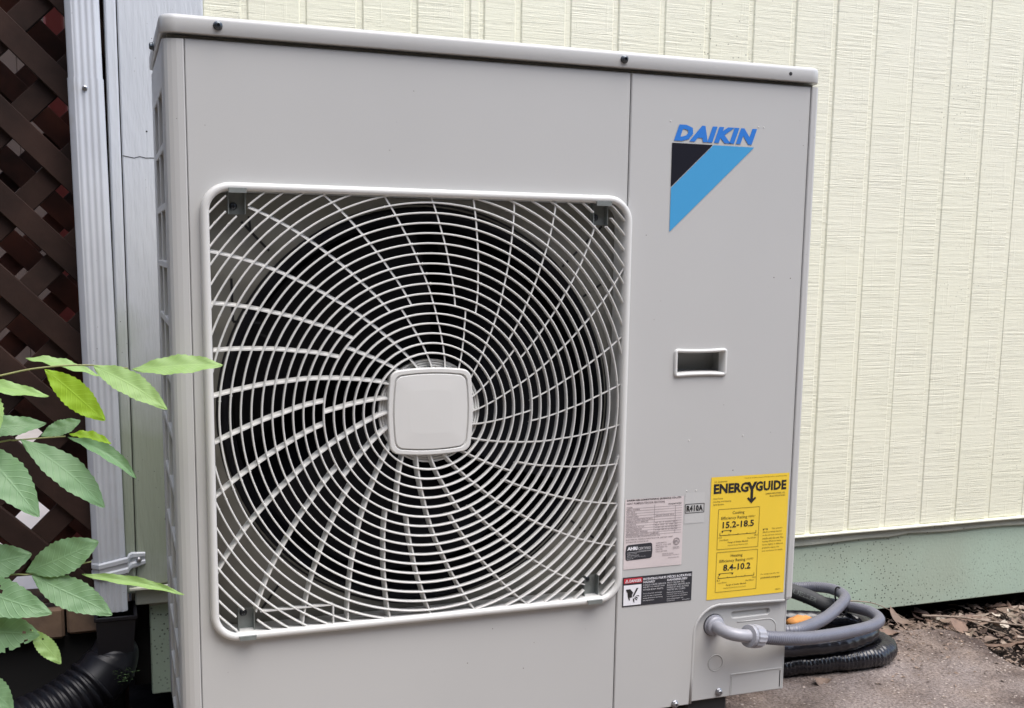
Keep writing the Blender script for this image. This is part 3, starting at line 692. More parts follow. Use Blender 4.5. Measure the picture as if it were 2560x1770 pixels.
# hub: ribbed disc and square cap with bulging sides
pr = [(0.0718, -0.010), (0.0718, -0.0035)]
for k in range(9):
    r = 0.0712 - k * 0.0034; pr += [(r, -0.0030), (r - 0.0019, -0.0030), (r - 0.0021, -0.0050), (r - 0.0032, -0.0050)]
b = MB(); b.lathe(pr, (GX, 0, GZ), '-Y', 48); b.build('hub_disc', M_IVP, gr)
def capo(s, n=9):
    h = 0.0560; bul = 0.0042; r = 0.0095; out = []
    def edge(t): return bul * (1 - t * t)
    pts = rrect(-h, h, -h, h, r, 5); res = []
    m = len(pts)
    for i in range(m):
        a, c = pts[i], pts[(i + 1) % m]; k = 8 if (Vector(a) - Vector(c)).length > 0.03 else 1
        for j in range(k): res.append((a[0] + (c[0]-a[0]) * j / k, a[1] + (c[1]-a[1]) * j / k))
    for x, z in res:
        fx = edge(min(1, abs(z) / h)) * (x / h); fz = edge(min(1, abs(x) / h)) * (z / h)
        out.append((GX - 0.0012 + (x + fx) * s, GZ + 0.0005 + (z + fz) * s))
    return out
b = MB()
b.loft(list(reversed([[(p[0], y, p[1]) for p in capo(s)] for s, y in ((0.97, 0.012), (1.0, 0.006), (1.0, -0.0060), (0.990, -0.0078), (0.975, -0.0084), (0.905, -0.0084), (0.893, -0.0076), (0.886, -0.0056), (0.868, -0.0056), (0.861, -0.0076), (0.850, -0.0086), (0.5, -0.0094), (0.05, -0.0096))])), True, True, False)
b.build('hub_cap', M_IVP, gr, False)
# clips that hold the grille
for x0, x1, z0, z1, kind in CL:
    b = MB(); b.box(x0, x1, 0.012, 0.0135, z0, z1)
    if kind == 'bot':
        b.box(x0 - 0.0005, x1 + 0.0005, -0.0125, 0.012, z0 + 0.0035, z0 + 0.005); b.box(x0, x1, -0.0138, -0.0122, z0 - 0.0005, z0 + 0.005)
    else:
        b.box(x0, x1, -0.0095, 0.012, z1 - 0.0045, z1 - 0.003); b.box(x0, x1, -0.0112, -0.0095, z1 - 0.009, z1 - 0.003)
    b.box(x0, x0 + 0.0012, 0.001, 0.012, z0, z1); b.box(x1 - 0.0012, x1, 0.001, 0.012, z0, z1)
    cl = b.build('grille_clip', M_GALV, gr)
    zc = z1 - 0.006 if kind == 'bot' else z0 + 0.010
    MB().lathe([(0.0050, 0), (0.0048, 0.0014), (0.003, 0.0026), (0.00001, 0.0028)], (x0 + 0.0075, 0.012, zc), '-Y', 14).build('clip_screw', M_SCR, gr, True)
    b = MB(); b.box(x0 + 0.0047, x0 + 0.0103, 0.0089, 0.0093, zc - 0.0006, zc + 0.0006); b.box(x0 + 0.0069, x0 + 0.0081, 0.0088, 0.0092, zc - 0.0028, zc + 0.0028); b.build('screw_slot', M_HOLE, gr)

# --- service panel with its cut-away corner and the handle opening
def arc(cx, cz, r, a0, a1, n): return [(cx + r * math.cos(R(a0 + (a1 - a0) * k / n)), cz + r * math.sin(R(a0 + (a1 - a0) * k / n))) for k in range(n + 1)]
cut = arc(0.8075, 0.127, 0.0455, 180, 94, 12)          # curve of the cut-away
outer = [(0.6292, ZB), (0.7592, ZB), (0.7610, 0.060)] + cut + [(0.9262, 0.1672), (0.9262, ZP), (0.6292, ZP)]
hx0, hx1, hz0, hz1 = 0.7112, 0.8002, 0.5310, 0.5735
hhole = rrect(hx0 + 0.004, hx1 - 0.004, hz0 + 0.004, hz1 - 0.004, 0.003, 3)
b = MB(); plate(b, outer, [list(reversed(hhole))], 0.0, 0.012, 0.0014)
sp = b.build('service_panel', M_IV, hp)
# rolled lip along the cut-away
lip = [(0.7600, 0.0165), (0.7612, 0.060)] + cut + [(0.85, 0.1712), (0.9245, 0.1685)]
b = MB(); b.tube([(p[0] + 0.0012, 0.0022, p[1] - 0.0012) for p in lip], 0.0030, 8); b.build('panel_lip', M_IV, sp, True)
# right-hand edge strip
prof = [(0.9266, 0.003), (0.9272, -0.0006), (0.9285, -0.0014), (0.9355, -0.0014), (0.9385, -0.0002), (0.9398, 0.003), (0.9400, 0.012), (0.9400, 0.05)]
b = MB(); b.loft([[(x, y, z) for x, y in prof] for z in (0.1725, 0.9625)], False)
b.loft([[(x, y, 0.1725) for x, y in prof], [(x - 0.0008 * (x > 0.93), y + 0.001, 0.1685) for x, y in prof], [(min(x, 0.935), max(y, 0.002) + 0.002, 0.1660) for x, y in prof]], False)
b.add([(x, y, 0.9625) for x, y in prof] + [(0.9266, 0.05, 0.9625)], [tuple(range(len(prof) + 1))]); b.build('edge_strip', M_IV, hp)
b = MB(); b.box(0.9255, 0.9272, 0.0022, 0.01, 0.17, 0.957); b.build('edge_groove', M_INN, hp)
# handle
hd = bpy.data.objects.new('handle', None); C.objects.link(hd); hd.parent = hp
def hpth(off):
    out = []
    for x, z in rrect(hx0 - off, hx1 + off, hz0 - off, hz1 + off, 0.0060 + off, 5): out.append((x, z))
    res = []
    for i in range(len(out)):
        a, c = out[i], out[(i + 1) % len(out)]; k = 10 if abs(a[0] - c[0]) > 0.03 else 1
        for j in range(k): res.append((a[0] + (c[0]-a[0]) * j / k, a[1] + (c[1]-a[1]) * j / k))
    mid = (hx0 + hx1) / 2; hw = (hx1 - hx0) / 2
    return [(x, z + (-1 if z > (hz0 + hz1) / 2 else 1) * 0.0016 * (1 - ((x - mid) / hw) ** 2)) for x, z in res]
b = MB(); b.loft(list(reversed([[(p[0], y, p[1]) for p in hpth(off)] for off, y in ((0.0004, 0.001), (0.0, -0.0022), (-0.0014, -0.0038), (-0.0034, -0.0038), (-0.0050, -0.0024), (-0.0058, 0.004), (-0.0060, 0.012))])))
b.build('handle_rim', M_IVP, hd, True)
b = MB(); q = rrect(hx0 + 0.003, hx1 - 0.003, hz0 + 0.003, hz1 - 0.003, 0.003, 3)
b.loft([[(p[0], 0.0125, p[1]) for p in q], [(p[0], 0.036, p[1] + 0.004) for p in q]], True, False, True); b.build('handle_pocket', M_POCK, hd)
# --- recessed wiring cover
YC = 0.0085
slot = rrect(0.8345, 0.9035, 0.1445, 0.1535, 0.0042, 4)
b = MB(); plate(b, [(0.752, ZB), (0.928, ZB + 0.0005), (0.9345, ZB + 0.006), (0.9345, 0.178), (0.752, 0.178)], [list(reversed(slot))], YC, 0.03, 0.0016)
cv = b.build('wiring_cover', M_IV, hp)
MB().box(0.83, 0.91, YC + 0.0045, YC + 0.006, 0.14, 0.158).build('slot_floor', M_IV, cv)
b = MB(); b.lathe([(0.0136, 0), (0.0133, 0.0007), (0.0128, 0.0007), (0.0125, 0)], (0.8085, YC, 0.0735), '-Y', 32, False); b.build('knockout', M_IV, cv)
b = MB(); b.lathe([(0.01275, 0.0001), (0.0121, 0.0001)], (0.8085, YC, 0.0735), '-Y', 32, False); b.build('knockout_groove', M_INN, cv)
em = arc(0.9015, 0.1205, 0.016, 0, 90, 8) + [(0.87, 0.1365), (0.845, 0.1365)]
b = MB(); b.tube([(p[0], YC + 0.0004, p[1]) for p in [(0.9175, 0.105)] + em], 0.0012, 6); b.build('embossed_edge', M_IV, cv, True)
b = MB(); b.box(0.8375, 0.9315, YC - 0.0012, YC + 0.001, 0.0500, 0.0512); b.box(0.8372, 0.8386, YC - 0.0006, YC + 0.001, 0.0165, 0.0480); b.build('cover_fold', M_IV, cv)
MB().box(0.9288, 0.9304, YC - 0.0003, YC + 0.001, 0.0190, 0.0465).build('cover_slit', M_HOLE, cv)
MB().box(0.8389, 0.8395, YC - 0.0003, YC + 0.001, 0.0175, 0.0470).build('cover_slit', M_INN, cv)
screw(hp, 0.8165, YC, 0.0245, 0.0050, m=M_SCR2); screw(hp, 0.7335, 0.0, 0.0185, 0.0050, m=M_SCR2)
# --- left side guard: frame with two columns of openings, coil behind
holes = []
rows = 12
for rI in range(rows):
    zt = 0.9075 - rI * 0.0745
    for y0, y1 in ((0.040, 0.145), (0.157, 0.262)): holes.append([(y0, zt - 0.0655), (y1, zt - 0.0655), (y1, zt), (y0, zt)])
b = MB(); plate(b, rect(0.028, 0.319, ZB, ZP - 0.0012), [list(reversed(h)) for h in holes], 0.0, 0.0085, 0.0010)
sg = b.build('side_guard', M_IV, hp)
Mx = Matrix(((0, 1, 0, 0), (1, 0, 0, 0), (0, 0, 1, 0), (0, 0, 0, 1)))     # (u, d, z) -> x=d, y=u
for v_ in sg.data.vertices: v_.co = Mx @ v_.co
sg.data.flip_normals()
MB().box(0.0165, 0.019, 0.03, 0.316, 0.02, 0.95).build('side_coil', M_SIDEC, hp)
# --- risers
for x in (0.10, 0.765):
    MB().cbox(x, x + 0.075, 0.02, 0.31, ZG, ZB - 0.001, 0.004).build('riser', M_RISER, hp)
# --- logo
lg = bpy.data.objects.new('logo', None); C.objects.link(lg); lg.parent = hp
YD = -0.0007
text('DAIKIN', 0.6985, 0.8355, 0.8735, 0.8965, M_BLU, lg, YD, bold=0.062, shear=0.28, track=1.12)
flat('logo_stripe', [(0.6962, 0.8065), (0.6962, 0.7440), (0.8320, 0.8697), (0.7635, 0.8699)], M_CYN, lg, YD)
flat('logo_triangle', [(0.6960, 0.8082), (0.6958, 0.8703), (0.7622, 0.8701)], M_NAVY, lg, YD)
for x, z in ((0.6925, 0.9005), (0.838, 0.8995), (0.8475, 0.8995), (0.7415, 0.4345), (0.835, 0.438), (0.741, 0.357), (0.757, 0.357)):
    MB().lathe([(0.0013, 0), (0.0010, 0.0005), (0.00001, 0.0006)], (x, 0, z), '-Y', 8).build('dimple', M_IVP, sp)
# --- yellow efficiency label
eg = bpy.data.objects.new('efficiency_label', None); C.objects.link(eg); eg.parent = hp
ex0, ex1, ez0, ez1 = 0.7826, 0.9222, 0.1812, 0.3754
flat('label_sheet', rect(ex0, ex1, ez0, ez1), M_YEL, eg, -0.0006)
Yt = -0.0010; EW, EH = ex1 - ex0, ez1 - ez0
def E(u, v): return (ex0 + u * EW, ez1 - v * EH)
def et(body, u0, u1, v0, v1, m=M_INK, bold=0.0, **kw):
    a = E(u0, v1); c = E(u1, v0); text(body, a[0], c[0], a[1], c[1], m, eg, Yt, bold=bold, **kw)
et('U.S. Government', 0.04, 0.20, 0.030, 0.044, M_INKB); et('Federal law prohibits removal of this label before consumer purchase.', 0.42, 0.97, 0.016, 0.028, M_INKB)
et('ENERG', 0.035, 0.475, 0.055, 0.135, bold=0.04, track=1.0); et('GUIDE', 0.565, 0.965, 0.055, 0.135, bold=0.04, track=1.04)
yv = [(0.455, 0.055), (0.492, 0.055), (0.520, 0.092), (0.548, 0.055), (0.585, 0.055), (0.537, 0.118), (0.537, 0.195), (0.562, 0.178), (0.578, 0.190), (0.520, 0.232), (0.462, 0.190), (0.478, 0.178), (0.503, 0.195), (0.503, 0.118)]
flat('arrow', [E(*p) for p in yv], M_INK, eg, Yt)
et('DAIKIN INDUSTRIES, LTD.', 0.70, 0.955, 0.154, 0.168, M_INKB, bold=0.01); et('Model RZQ24TAVJU', 0.755, 0.955, 0.176, 0.190, M_INKB, bold=0.01)
et('Heat Pump', 0.035, 0.155, 0.168, 0.182, M_INKB, bold=0.01); et('Cooling and Heating', 0.035, 0.26, 0.192, 0.206, M_INKB, bold=0.01); et('Split System', 0.035, 0.17, 0.216, 0.230, M_INKB, bold=0.01)
def eframe(v0, v1, u0=0.105, u1=0.63):
    p = [E(u0, v0), E(u1, v0), E(u1, v1), E(u0, v1)]; lines('label_frame', [(p[i], p[(i+1) % 4]) for i in range(4)], 0.0006, M_INKB, eg, Yt)
for v0, head, tagt, num, lo, hi, sx in ((0.263, 'Cooling', '(SEER)*', '15.2-18.5', '14.0', '28.5', (0.165, 0.27)), (0.615, 'Heating', '(HSPF)*', '8.4-10.2', '8.2', '14.0', (0.15, 0.315))):
    eframe(v0, v0 + 0.328)
    et(head, 0.285, 0.435, v0 + 0.022, v0 + 0.052, M_INK); et('Efficiency Rating', 0.145, 0.475, v0 + 0.062, v0 + 0.092, M_INK); et(tagt, 0.49, 0.58, v0 + 0.066, v0 + 0.084, M_INKB)
    et(num, 0.165 if v0 < 0.4 else 0.195, 0.565 if v0 < 0.4 else 0.545, v0 + 0.103, v0 + 0.156, M_INK, bold=0.022)
    ya, yb = v0 + 0.176, v0 + 0.214; a, c = sx
    lines('rating_scale', [(E(0.135, yb), E(0.595, yb)), (E(a, ya), E(c, ya))] + [(E(0.135 + 0.115 * k, yb), E(0.135 + 0.115 * k, yb - (0.022 if k in (0, 4) else 0.010))) for k in range(5)], 0.0008, M_INK, eg, Yt)
    for u in sx: flat('range_pointer', [E(u - 0.014, ya), E(u + 0.014, ya), E(u, ya + 0.017)], M_INK, eg, Yt - 0.0002)
    et(lo, 0.12, 0.16, v0 + 0.224, v0 + 0.238, M_INKB); et(hi, 0.575, 0.62, v0 + 0.224, v0 + 0.238, M_INKB)
    et('Least Efficient', 0.135, 0.245, v0 + 0.246, v0 + 0.258, M_INKB); et('Most Efficient', 0.49, 0.60, v0 + 0.246, v0 + 0.258, M_INKB)
    et('Range of Similar Models', 0.24, 0.50, v0 + 0.268, v0 + 0.284, M_INKB, bold=0.01); et('Seasonal Energy Efficiency Ratio' if v0 < .4 else 'Heating Seasonal Performance Factor', 0.24 if v0 < .4 else 0.21, 0.50, v0 + 0.294, v0 + 0.306, M_INKB)
for i, s in enumerate(['This system\'s', 'efficiency ratings depend', 'on the coil your contractor', 'installs with this unit. The', 'heating efficiency rating', 'varies slightly in different', 'geographic regions. Ask', 'your contractor for details.']):
    v = 0.445 + i * 0.026; et(s, 0.80 if i == 0 else 0.685, 0.94 if i == 0 else 0.685 + 0.0098 * len(s), v, v + 0.016, M_INKB)
lines('range_key', [(E(0.69, 0.452), E(0.745, 0.452))], 0.0006, M_INK, eg, Yt)
for u in (0.694, 0.741): flat('range_pointer', [E(u - 0.011, 0.450), E(u + 0.011, 0.450), E(u, 0.463)], M_INK, eg, Yt - 0.0002)
et('For energy cost info, visit', 0.685, 0.93, 0.822, 0.837, M_INKB); et('productinfo.energy.gov', 0.685, 0.945, 0.852, 0.869, M_INKB, bold=0.02); et('3P388346-5R', 0.885, 0.955, 0.962, 0.972, M_INKB)
# --- name plate
npd = bpy.data.objects.new('name_plate', None); C.objects.link(npd); npd.parent = hp
nx0, nx1, nz0, nz1 = 0.6380, 0.7362, 0.2425, 0.3500
flat('label_sheet', rect(nx0, nx1, nz0, nz1), M_PINK, npd, -0.0006)
NW, NH = nx1 - nx0, nz1 - nz0
def N(u, v): return (nx0 + u * NW, nz1 - v * NH)
def ntx(body, u0, u1, v0, v1, m=M_INKG, **kw):
    a = N(u0, v1); c = N(u1, v0); text(body, a[0], c[0], a[1], c[1], m, npd, Yt, **kw)
ntx('DAIKIN AIR-CONDITIONING (SUZHOU) CO.,LTD.', 0.03, 0.96, 0.004, 0.034, M_INK, bold=0.03); ntx('HEAT PUMP(OUTDOOR SECTION)', 0.03, 0.67, 0.048, 0.084, M_INKG, bold=0.015)
rowsT = [('MODEL', .10), ('SERIAL NUMBER', .22), ('MFG. DATE', .14), ('NET WEIGHT', .17), ('POWER SUPPLY', .21), ('MAXIMUM OVERCURRENT PROTECTIVE DEVICE', .44), ('MINIMUM CIRCUIT AMPACITY', .37), ('FAN MOTOR', .16), ('COMPRESSOR MOTOR', .30), ('DESIGN PRESSURE', .26), ('AIR TIGHT TEST PRESSURE', .36), ('REFRIGERANT FACTORY CHARGED', .56), ('R410A 4.0 LBS, COMPRESSOR OIL', .58), ('ELECTRICAL CHARACTERISTICS FOR 208/230V UNIT', .80), ('SUITABLE FOR OUTDOOR USE', .38)]
segs = []
for i, (s, w) in enumerate(rowsT):
    v = 0.105 + i * 0.0355; ntx(s, 0.03, 0.03 + w, v, v + 0.020)
    if i < 12: segs.append((N(0.02, v + 0.028), N(0.97, v + 0.028)))
segs += [(N(0.50, 0.095), N(0.50, 0.52)), (N(0.86, 0.12), N(0.86, 0.52))]
lines('table_rule', segs, 0.00035, M_INKG, npd, Yt)
ntx('RZQ24TAVJU', 0.74, 0.96, 0.092, 0.116, M_INK, bold=0.02)
ntx('208/230V 1PHASE  60HZ', 0.52, 0.84, 0.247, 0.266)
for i, s in enumerate(['FLA   0.6   A   OUTPUT  200 W', 'RLA  14.5   A   LRA   15', 'HI SIDE  450  PSI  LO SIDE  320', 'HI SIDE  450  PSI  LO SIDE  240']): ntx(s, 0.52, 0.90, 0.345 + i * 0.0355, 0.364 + i * 0.0355)
b_ = [N(u, v) for u, v in ((0.04, 0.665), (0.07, 0.650), (0.45, 0.640), (0.475, 0.655), (0.485, 0.75), (0.475, 0.845), (0.45, 0.862), (0.06, 0.872), (0.035, 0.86), (0.025, 0.76))]
flat('certification_mark', b_, M_LBLK, npd, Yt)
def nt2(body, u0, u1, v0, v1, m=M_LG, **kw):
    a = N(u0, v1); c = N(u1, v0); text(body, a[0], c[0], a[1], c[1], m, npd, Yt - 0.0004, **kw)
nt2('AHRI', 0.055, 0.225, 0.678, 0.728, M_WHT, bold=0.05); nt2('CERTIFIED', 0.24, 0.455, 0.692, 0.728, M_LG); nt2('www.ahridirectory.org', 0.24, 0.455, 0.738, 0.748)
for i, w in enumerate((0.16, 0.20, 0.31, 0.10)): nt2(['Unitary Small HP', 'AHRI Standard 210/240', 'certification applies only when the', 'listed'][i], 0.055, 0.055 + w, 0.776 + i * 0.022, 0.788 + i * 0.022)
lines('mark_rule', [(N(0.055, 0.762), N(0.46, 0.752))], 0.0004, M_LG, npd, Yt - 0.0004)
for i, s in enumerate(['CONFORMS TO', 'ANSI/UL STD 1995', 'CERTIFIED TO', 'CSA STD', 'C22.2 NO.236']): ntx(s, 0.54, 0.54 + 0.0165 * len(s), 0.645 + i * 0.031, 0.664 + i * 0.031)
ntx('MADE IN CHINA', 0.66, 0.85, 0.812, 0.828); ntx('ENGINEERED IN JAPAN', 0.66, 0.95, 0.838, 0.854); ntx('3P375544-2C', 0.76, 0.95, 0.876, 0.890); ntx('Intertek', 0.84, 0.95, 0.725, 0.740, M_INK); ntx('3091637', 0.84, 0.95, 0.748, 0.762)
cx, cz = N(0.895, 0.652)
for r0, r1 in ((0.0056, 0.0050), (0.0043, 0.0039)):
    b = MB(); b.lathe([(r0, 0), (r1, 0.0)], (cx, Yt, cz), '-Y', 28, False); b.build('seal_ring', M_INKG, npd)
text('ETL', cx - 0.0030, cx + 0.0030, cz - 0.0018, cz + 0.0018, M_INKG, npd, Yt, bold=0.03)
# --- refrigerant sticker
rs = bpy.data.objects.new('refrigerant_sticker', None); C.objects.link(rs); rs.parent = hp
flat('label_sheet', rect(0.7385, 0.7725, 0.306, 0.3535), M_CLR, rs, -0.0004)
p = rect(0.7396, 0.7716, 0.3225, 0.3362); lines('label_frame', [(p[i], p[(i+1) % 4]) for i in range(4)], 0.0009, M_INK, rs, -0.0008)
text('R410A', 0.7415, 0.7697, 0.3245, 0.3342, M_INK, rs, -0.0008, bold=0.05, track=1.12)
# --- danger label
dg_ = bpy.data.objects.new('danger_label', None); C.objects.link(dg_); dg_.parent = hp
dx0, dx1, dz0, dz1 = 0.6378, 0.7556, 0.1842, 0.2302
flat('label_sheet', rect(dx0, dx1, dz0, dz1), M_LBLK, dg_, -0.0006)
DW, DH = dx1 - dx0, dz1 - dz0
def D(u, v): return (dx0 + u * DW, dz1 - v * DH)
def dt(body, u0, u1, v0, v1, m=M_LG, **kw):
    a = D(u0, v1); c = D(u1, v0); text(body, a[0], c[0], a[1], c[1], m, dg_, -0.0014, **kw)
flat('red_band', [D(0.015, 0.04), D(0.275, 0.04), D(0.275, 0.21), D(0.015, 0.21)], M_RED, dg_, -0.0010)
flat('pictogram_field', [D(0.015, 0.27), D(0.265, 0.27), D(0.265, 0.955), D(0.015, 0.955)], M_WHT, dg_, -0.0010)
flat('warning_triangle', [D(0.030, 0.185), D(0.082, 0.185), D(0.056, 0.07)], M_WHT, dg_, -0.0013)
flat('warning_triangle', [D(0.043, 0.168), D(0.069, 0.168), D(0.056, 0.105)], M_RED, dg_, -0.0016)
dt('DANGER', 0.092, 0.262, 0.080, 0.180, M_WHT, bold=0.02)
hand = [(0.045, 0.41), (0.105, 0.40), (0.150, 0.53), (0.135, 0.60), (0.135, 0.67), (0.122, 0.71), (0.112, 0.69), (0.100, 0.70), (0.106, 0.76), (0.104, 0.79), (0.092, 0.78), (0.080, 0.70), (0.072, 0.61), (0.070, 0.53), (0.050, 0.46)]
flat('hand_symbol', [D(*q) for q in hand], M_INK, dg_, -0.0014)
flat('blade_symbol', [D(0.195, 0.385), D(0.222, 0.385), D(0.165, 0.64), D(0.145, 0.69), (D(0.145, 0.66)), D(0.150, 0.60)], M_INK, dg_, -0.0015)
for q in ([(0.148, 0.72), (0.162, 0.74), (0.168, 0.80), (0.170, 0.87), (0.162, 0.87), (0.150, 0.79)], [(0.160, 0.71), (0.175, 0.71), (0.200, 0.76), (0.212, 0.80), (0.200, 0.80), (0.182, 0.76)], [(0.172, 0.68), (0.190, 0.67), (0.222, 0.73), (0.214, 0.745), (0.190, 0.71)], [(0.185, 0.65), (0.215, 0.63), (0.240, 0.655), (0.236, 0.675), (0.212, 0.655)]):
    flat('finger_symbol', [D(*w) for w in q], M_INK, dg_, -0.0014)
dt('ROTATING PARTS', 0.29, 0.620, 0.070, 0.150, M_WHT, bold=0.015); dt('HAZARD!', 0.29, 0.455, 0.175, 0.250, M_WHT, bold=0.015)
for i, s in enumerate(['COULD CAUSE SERIOUS', 'INJURY TO HAND AND', 'OTHER BODY PARTS.']): dt(s, 0.29, 0.29 + 0.0172 * len(s), 0.285 + 0.082 * i, 0.340 + 0.082 * i)
for i, s in enumerate(['Turn off power and make', 'sure fan has completely', 'stopped before servicing', 'the equipment.']): dt(s, 0.29, 0.29 + 0.0118 * len(s), 0.585 + 0.078 * i, 0.635 + 0.078 * i)
dt('PI\u00c8CES ROTATIVES', 0.635, 0.985, 0.045, 0.150, M_WHT, bold=0.015); dt('DANGEREUSES!', 0.635, 0.925, 0.175, 0.250, M_WHT, bold=0.015)
for i, s in enumerate(['PEUT CAUSER DES', 'BLESSURES GRAVES AUX', 'MAINS ET AUX AUTRES', 'PARTIES DU CORPS']): dt(s, 0.635, 0.635 + 0.0166 * len(s), 0.285 + 0.080 * i, 0.340 + 0.080 * i)
for i, s in enumerate(['Mettre hors tension et', 's\'assurer que le ventilateur', 'est compl\u00e8tement immobilis\u00e9', 'avant d\'entretenir cet', '\u00e9quipement.']): dt(s, 0.635, 0.635 + 0.0110 * len(s), 0.622 + 0.072 * i, 0.668 + 0.072 * i)
dt('3P316696-1', 0.86, 0.975, 0.925, 0.955)
flush_text()
reparent_origin(hp)

# ------------------------------------------------------------------ electrical conduit
ec = thing('electrical_conduit', 'grey flexible conduit looping out of the heat pump cover with an elbow connector', 'conduit', (1.1, 0.2, ZG))
b = MB(); b.lathe([(0.0172, 0), (0.0172, 0.002), (0.0165, 0.003), (0.0150, 0.0035), (0.0150, 0.0075), (0.0135, 0.0095), (0.0100, 0.011), (0.0100, 0.014)], (0.8025, YC, 0.1365), '-Y', 32); b.build('connector_flange', M_CONN, ec, False)
MB().lathe([(0.0182, 0), (0.0178, 0.0016), (0.0165, 0.0020)], (0.8025, YC, 0.1365), '-Y', 32).build('gasket_ring', M_GASK, ec)
el = smooth_path([(0.8025, 0.0, 0.1365), (0.8028, -0.014, 0.1362), (0.8065, -0.0270, 0.1352), (0.8155, -0.0350, 0.1335), (0.828, -0.0375, 0.1315), (0.845, -0.0370, 0.1290)], 0.0018)
b = MB(); b.tube(el, lambda i: 0.0100 if i < len(el) - 6 else 0.0103, 18); b.build('elbow', M_CONN, ec, True)
dirn = (Vector((0.914, -0.020, 0.113)) - Vector((0.845, -0.037, 0.129))).normalized()
def along(prof, o, d, seg, name, m, sm=False, star=0.0):
    d = d.normalized(); u = d.cross(Vector((0, 0, 1))).normalized(); w = u.cross(d); rings = []
    for r, t in prof:
        rings.append([o + d * t + (r + star * (1 if k % 2 else -1) * (r > 0.01)) * (math.cos(2*math.pi*k/seg) * u + math.sin(2*math.pi*k/seg) * w) for k in range(seg)])
    b = MB(); b.loft(rings, True, True, True); return b.build(name, m, ec, sm)
o0 = Vector((0.836, -0.0373, 0.1302))
along([(0.0118, 0), (0.0172, 0.0010), (0.0178, 0.0025), (0.0178, 0.0065), (0.0168, 0.0075)], o0, dirn, 24, 'connector_collar', M_CONN)
along([(0.0160, 0.0072), (0.0160, 0.0092)], o0, dirn, 24, 'seal_gap', M_GASK)
along([(0.0165, 0.0088), (0.0180, 0.0100), (0.0180, 0.0165), (0.0178, 0.022), (0.0165, 0.0275), (0.0140, 0.031), (0.0118, 0.0315)], o0, dirn, 32, 'connector_nut', M_CONN, False, 0.00035)
path = smooth_path([(0.862, -0.0330, 0.1245), (0.885, -0.0280, 0.1185), (0.914, -0.020, 0.1115), (0.965, 0.002, 0.0985), (1.019, 0.030, 0.086), (1.121, 0.090, 0.063), (1.215, 0.150, 0.043), (1.280, 0.205, 0.030), (1.312, 0.262, 0.022), (1.322, 0.315, 0.014), (1.314, 0.372, 0.005), (1.292, 0.415, 0.004), (1.256, 0.446, 0.013), (1.18, 0.490, 0.024), (1.08, 0.525, 0.026), (0.96, 0.53, 0.02), (0.90, 0.47, 0.0), (0.925, 0.39, 0.0), (0.956, 0.28, 0.03), (0.957, 0.19, 0.060), (0.960, 0.110, 0.078), (0.986, 0.070, 0.0860), (1.029, 0.086, 0.0825), (1.121, 0.158, 0.0655), (1.215, 0.245, 0.050), (1.283, 0.315, 0.040), (1.310, 0.372, 0.034), (1.308, 0.420, 0.0285), (1.275, 0.465, 0.019), (1.20, 0.505, 0.004), (1.10, 0.545, -0.02), (0.95, 0.555, -0.03), (0.75, 0.56, -0.02), (0.6, 0.60, 0.0)], 0.00118)
b = MB(); b.tube(path, lambda i: 0.0106 + (0.00055, 0.0002, -0.0007, 0.0002)[i % 4], 14); b.build('flexible_conduit', M_COND, ec, True)
tie = [Vector((1.300, 0.350, 0.036)) + 0.0225 * Vector((0.35 * math.cos(a), -0.25 * math.cos(a), 0)) + Vector((0, 0.012 * math.sin(a), 0.0255 * math.sin(a) - 0.014)) for a in [2 * math.pi * k / 24 for k in range(25)]]
b = MB(); b.tube(tie, 0.0019, 6, False); b.build('cable_tie', M_BLK, ec, True)
reparent_origin(ec)

# ------------------------------------------------------------------ refrigerant lines
def wrapped(i, r, a=0.0013, p=6.0, seg=20):       # overlapping turns of tape: a saw-tooth winding round the tube
    out = []
    for k in range(seg):
        t = (i / p + k / seg + 0.12 * math.sin(i * 0.031)) % 1.0
        out.append(r + a * ((t / 0.75 if t < 0.75 else (1 - t) / 0.25) - 0.5) + 0.0009 * math.sin(i * 0.17 + 6.283 * k / seg * 2) * math.sin(i * 0.047 + 1) + 0.0005 * math.sin(i * 0.71 + 1.9 * k))
    return out
rl_ = thing('refrigerant_line', 'black tape wrapped refrigerant line lying in a loop on the concrete', 'hose', (1.25, 0.3, ZG))
lo = smooth_path([(0.96, 0.265, -0.02), (1.02, 0.283, -0.058), (1.08, 0.285, -0.0682), (1.158, 0.278, -0.0682), (1.224, 0.272, -0.0682), (1.288, 0.266, -0.0682), (1.338, 0.270, -0.0682), (1.374, 0.292, -0.0678), (1.386, 0.326, -0.067), (1.366, 0.360, -0.066), (1.32, 0.392, -0.066), (1.24, 0.42, -0.066), (1.10, 0.44, -0.066), (0.90, 0.45, -0.06), (0.7, 0.50, -0.03), (0.55, 0.595, 0.0)], 0.0014)
b = MB(); b.tube(lo, lambda i: wrapped(i, 0.0208), 20); b.build('taped_tube', M_TAPE, rl_, True)
reparent_origin(rl_)
r2_ = thing('refrigerant_line', 'black refrigerant line loop squeezed between the grey conduit and the taped line', 'hose', (1.2, 0.3, -0.05))
mi = smooth_path([(0.95, 0.24, 0.0), (1.02, 0.258, -0.018), (1.111, 0.266, -0.027), (1.188, 0.262, -0.0295), (1.255, 0.265, -0.0295), (1.310, 0.279, -0.0295), (1.340, 0.305, -0.027), (1.342, 0.338, -0.027), (1.310, 0.360, -0.022), (1.255, 0.378, -0.022), (1.16, 0.40, -0.018), (1.0, 0.42, -0.018), (0.8, 0.44, -0.015), (0.6, 0.595, 0.01)], 0.0024)
b = MB(); b.tube(mi, lambda i: wrapped(i, 0.0180, 0.0006, 9.0, 18), 18); b.build('tube', M_TAPE, r2_, True)
reparent_origin(r2_)
fo = thing('insulation_tube', 'dark grey foam insulated line printed with faint capital letters', 'insulated pipe', (1.2, 0.4, 0.0))
